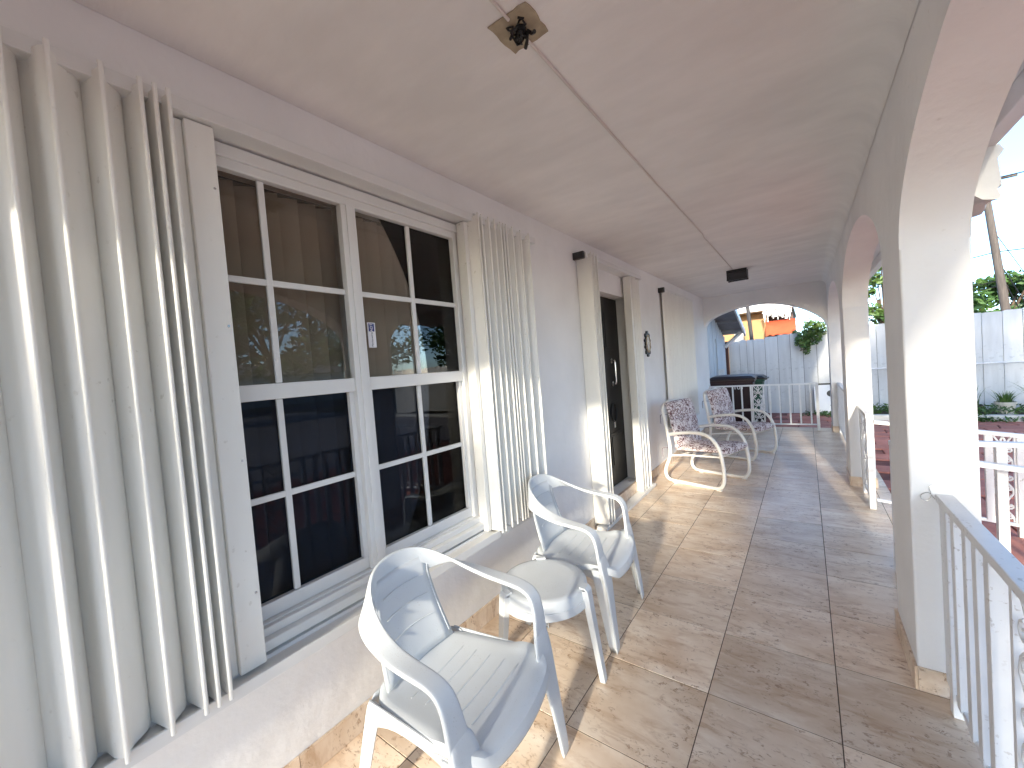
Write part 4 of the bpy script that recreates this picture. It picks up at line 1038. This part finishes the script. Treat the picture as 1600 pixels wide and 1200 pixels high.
# leaning game board
cbd = thing('game_board', 'white game board with a round hole leaning on the fence', 'board', (1.28, 8.72, -0.13))
mb = MB(); hole = [(0.02 + 0.075 * math.cos(k * math.pi / 12), 0.48 + 0.075 * math.sin(k * math.pi / 12)) for k in range(24)]
outer = []
for k in range(24):
    a = k * math.pi / 12; c_, s_ = math.cos(a), math.sin(a); q = min(0.29 / max(1e-6, abs(c_)), (0.20 if s_ > 0 else 0.48) / max(1e-6, abs(s_)))
    outer.append((max(-0.29, min(0.29, 0.0 + q * c_)), max(0, min(0.68, 0.48 + q * s_))))
vs = []; tilt = 0.22
for y_ in (0.0, 0.015):
    for ring in (outer, hole): vs += [(p[0], y_ + p[1] * tilt, p[1]) for p in ring]
fs = []
for k in range(24):
    k2 = (k + 1) % 24
    fs += [(k, k2, 24 + k2, 24 + k), (48 + k, 72 + k, 72 + k2, 48 + k2), (24 + k, 24 + k2, 72 + k2, 72 + k), (k, 48 + k, 48 + k2, k2)]
mb.add(vs, fs); mb.build('panel', mat('board_paint', (0.80, 0.80, 0.80), 0.5, 0.03), cbd)
mb = MB(); mb.add([(p[0] * 1.0, 0.03 + p[1] * tilt, p[1]) for p in hole], [tuple(range(24))]); mb.build('hole_back', M_DARK, cbd, fixn=False)
mb = MB(); mb.tube([(0.0, -0.002 + 0.20 * tilt, 0.20), (0.05, -0.002 + 0.27 * tilt, 0.27), (0.10, -0.002 + 0.22 * tilt, 0.22), (0.04, -0.002 + 0.14 * tilt, 0.14)], 0.006, 5); mb.build('painted_mark', M_INK, cbd)

# lean-to against the house, past the end of the porch
M_SHED = mat('shed_paint', (0.66, 0.71, 0.76), 0.7, 0.08, 3, 0.1, 20, stretch=(3, 3, 0.5))
sh = thing('lean_to', 'pale blue plank lean-to with grey eave at the end of the house', 'shed', (-0.80, 5.76, -0.135))
for k in range(16):
    yy = 0.02 + k * 0.165
    bx('plank', (-0.03, yy, 0), (0.0 - 0.004 * (k % 3), yy + 0.160, 2.88 - 0.309 * (yy + 0.16)), M_SHED, sh)
MB().prism([(0.0, 0.0), (2.655, 0.0), (2.655, 2.05), (0.0, 2.86)], 0, -2.4, -0.031).build('wall_core', M_SHED, sh)
dd = bx('door', (0.001, 1.35, 0.05), (0.022, 2.15, 1.90), M_SHED, sh)
for k in range(7): bx('door_bar', (0.0225, 1.40 + k * 0.11, 0.10), (0.034, 1.425 + k * 0.11, 1.25), M_RAIL, dd)
bx('lintel', (0.0005, 1.25, 1.905), (0.03, 2.25, 1.97), M_SHED, sh)
MB().prism([(0.1, 2.885), (2.66, 2.095), (2.66, 2.15), (0.1, 2.94)], 0, -2.4, 0.44).build('roof', mat('grey_eave', (0.30, 0.31, 0.33), 0.8, 0.1), sh)
MB().prism([(0.08, 2.83), (2.69, 2.02), (2.69, 2.16), (0.08, 2.96)], 0, 0.4405, 0.475).build('rake_board', M_RAIL, sh)
for k in range(4): MB().prism([(0.5 + 0.6 * k, 2.70 - 0.185 * k), (0.56 + 0.6 * k, 2.682 - 0.185 * k), (0.56 + 0.6 * k, 2.742 - 0.185 * k), (0.5 + 0.6 * k, 2.760 - 0.185 * k)], 0, 0.001, 0.44).build('rafter', mat('grey_eave', (0.30, 0.31, 0.33)), sh)
MB().tube([(0.02, 2.50, 1.78), (0.40, 2.50, 2.13)], 0.045, 4).build('brace', M_RAIL, sh)
tag(bx('gate_post', (-0.915, 8.86, -0.15), (-0.803, 8.99, 1.80), mat('brown_wood', (0.09, 0.035, 0.025), 0.8, 0.2)), 'dark brown wooden gate post where the fence meets the lean-to', 'post')

# house over the fence
oh = thing('neighbour_house', 'tan house with orange scalloped awning rising beyond the fence', 'house', (0, 14, -0.15))
M_TAN = mat('tan_stucco', (0.46, 0.27, 0.125), 0.85, 0.06, 3)
bx('wall', (-5.5, 0.0, 0), (-0.18, 5, 3.0), M_TAN, oh)
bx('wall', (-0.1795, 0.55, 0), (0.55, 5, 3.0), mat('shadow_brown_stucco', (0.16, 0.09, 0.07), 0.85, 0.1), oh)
MB().prism([(-6, 3.02), (0.60, 3.02), (0.60, 3.24), (-6, 3.24)], 1, -0.75, 5.5).build('fascia', M_TRIM, oh)
MB().prism([(-0.75, 3.2405), (5.5, 3.2405), (2.5, 3.9)], 0, -6, 0.6).build('roof', mat('pale_roof', (0.60, 0.60, 0.60), 0.8, 0.1), oh)
aw = MB(); n_ = 16; vs = []
for i in range(n_ + 1):
    x_ = -0.20 + 0.84 * i / n_
    for k in range(7):
        a = R(90 * k / 6); vs.append((x_, -0.25 - 0.75 * math.sin(a), 2.22 + 0.44 * math.cos(a)))
    vs.append((x_, -1.0, 2.10 + 0.05 * abs(math.sin(i * math.pi / 4))))
m_ = 8
aw.add(vs, [(i * m_ + k, i * m_ + k + 1, (i + 1) * m_ + k + 1, (i + 1) * m_ + k) for i in range(n_) for k in range(7)])
for i in (0, n_): aw.add([vs[i * m_ + k] for k in range(7)] + [(vs[i * m_][0], -0.25, 2.22)], [tuple(range(8))])
aw.build('awning', mat('orange_canvas', (0.60, 0.09, 0.03), 0.8, 0.1, 5), oh, smooth=True, fixn=False)
ir = random.Random(71); mb = MB()
for k in range(26):
    x_ = -0.26 + 0.80 * k / 25; l_ = ir.uniform(0.08, 0.36); z = 3.0
    while z > 3.0 - l_: mb.box((x_ - 0.012 + ir.uniform(-.015, .015), -0.78, z - 0.045), (x_ + 0.014, -0.755, z - 0.012)); z -= 0.05
mb.build('icicle_lights', mat('icicle_white', (0.85, 0.85, 0.83), 0.5, 0.02), oh)
bx('air_conditioner', (-1.22, -0.45, 1.95), (-0.92, -0.001, 2.48), mat('unit_grey', (0.55, 0.54, 0.50), 0.6, 0.2, 30), oh, bevel=0.01)
tag(MB().tube([(-0.30, 9.95, -0.15), (-0.345, 9.95, 1.9), (-0.425, 9.95, 3.2)], 0.048, 8).build('steel_pole', mat('dark_pole', (0.05, 0.045, 0.045), 0.6, 0.1), smooth=True), 'thin dark pole standing behind the fence before the tan house', 'pole')

# utility pole and wires
up_ = thing('utility_pole', 'leaning wooden utility pole with wires beyond the fence', 'pole', (8.50, 25, -0.15))
MB().tube([(0, 0, 0), (-0.21, 0, 2.5), (-0.62, 0, 7.2), (-0.80, 0, 9.2)], [0.17, 0.16, 0.13, 0.11], 10).build('pole', M_POLE, up_, smooth=True)
bx('cross_arm', (-1.75, -0.05, 8.5), (0.25, 0.05, 8.62), M_POLE, up_)
for k, (z, a, b, c) in enumerate(((5.3, (-14, 6, 5.0), (14, 3, 6.2), 0.013), (4.0, (-14, 4, 3.4), None, 0.012), (3.75, (-14, 4, 3.0), None, 0.012), (8.6, (-20, 12, 8.2), (20, -6, 8.5), 0.012), (6.4, None, (2.4, 1.2, 0.2), 0.010), (5.0, None, (1.5, 0.6, 0.2), 0.010), (4.4, None, (1.1, 0.6, 0.2), 0.010))):
    s_ = Vector((-0.62 * z / 7.2, 0, z))
    for e in (a, b):
        if e:
            e = Vector(e); pts = [s_.lerp(e, q / 8) - Vector((0, 0, (0.35 if (e - s_).length > 8 else 0.0) * 4 * (q / 8) * (1 - q / 8))) for q in range(9)]
            MB().tube(pts, c * 1.8, 4).build('wire', M_DARK, up_)
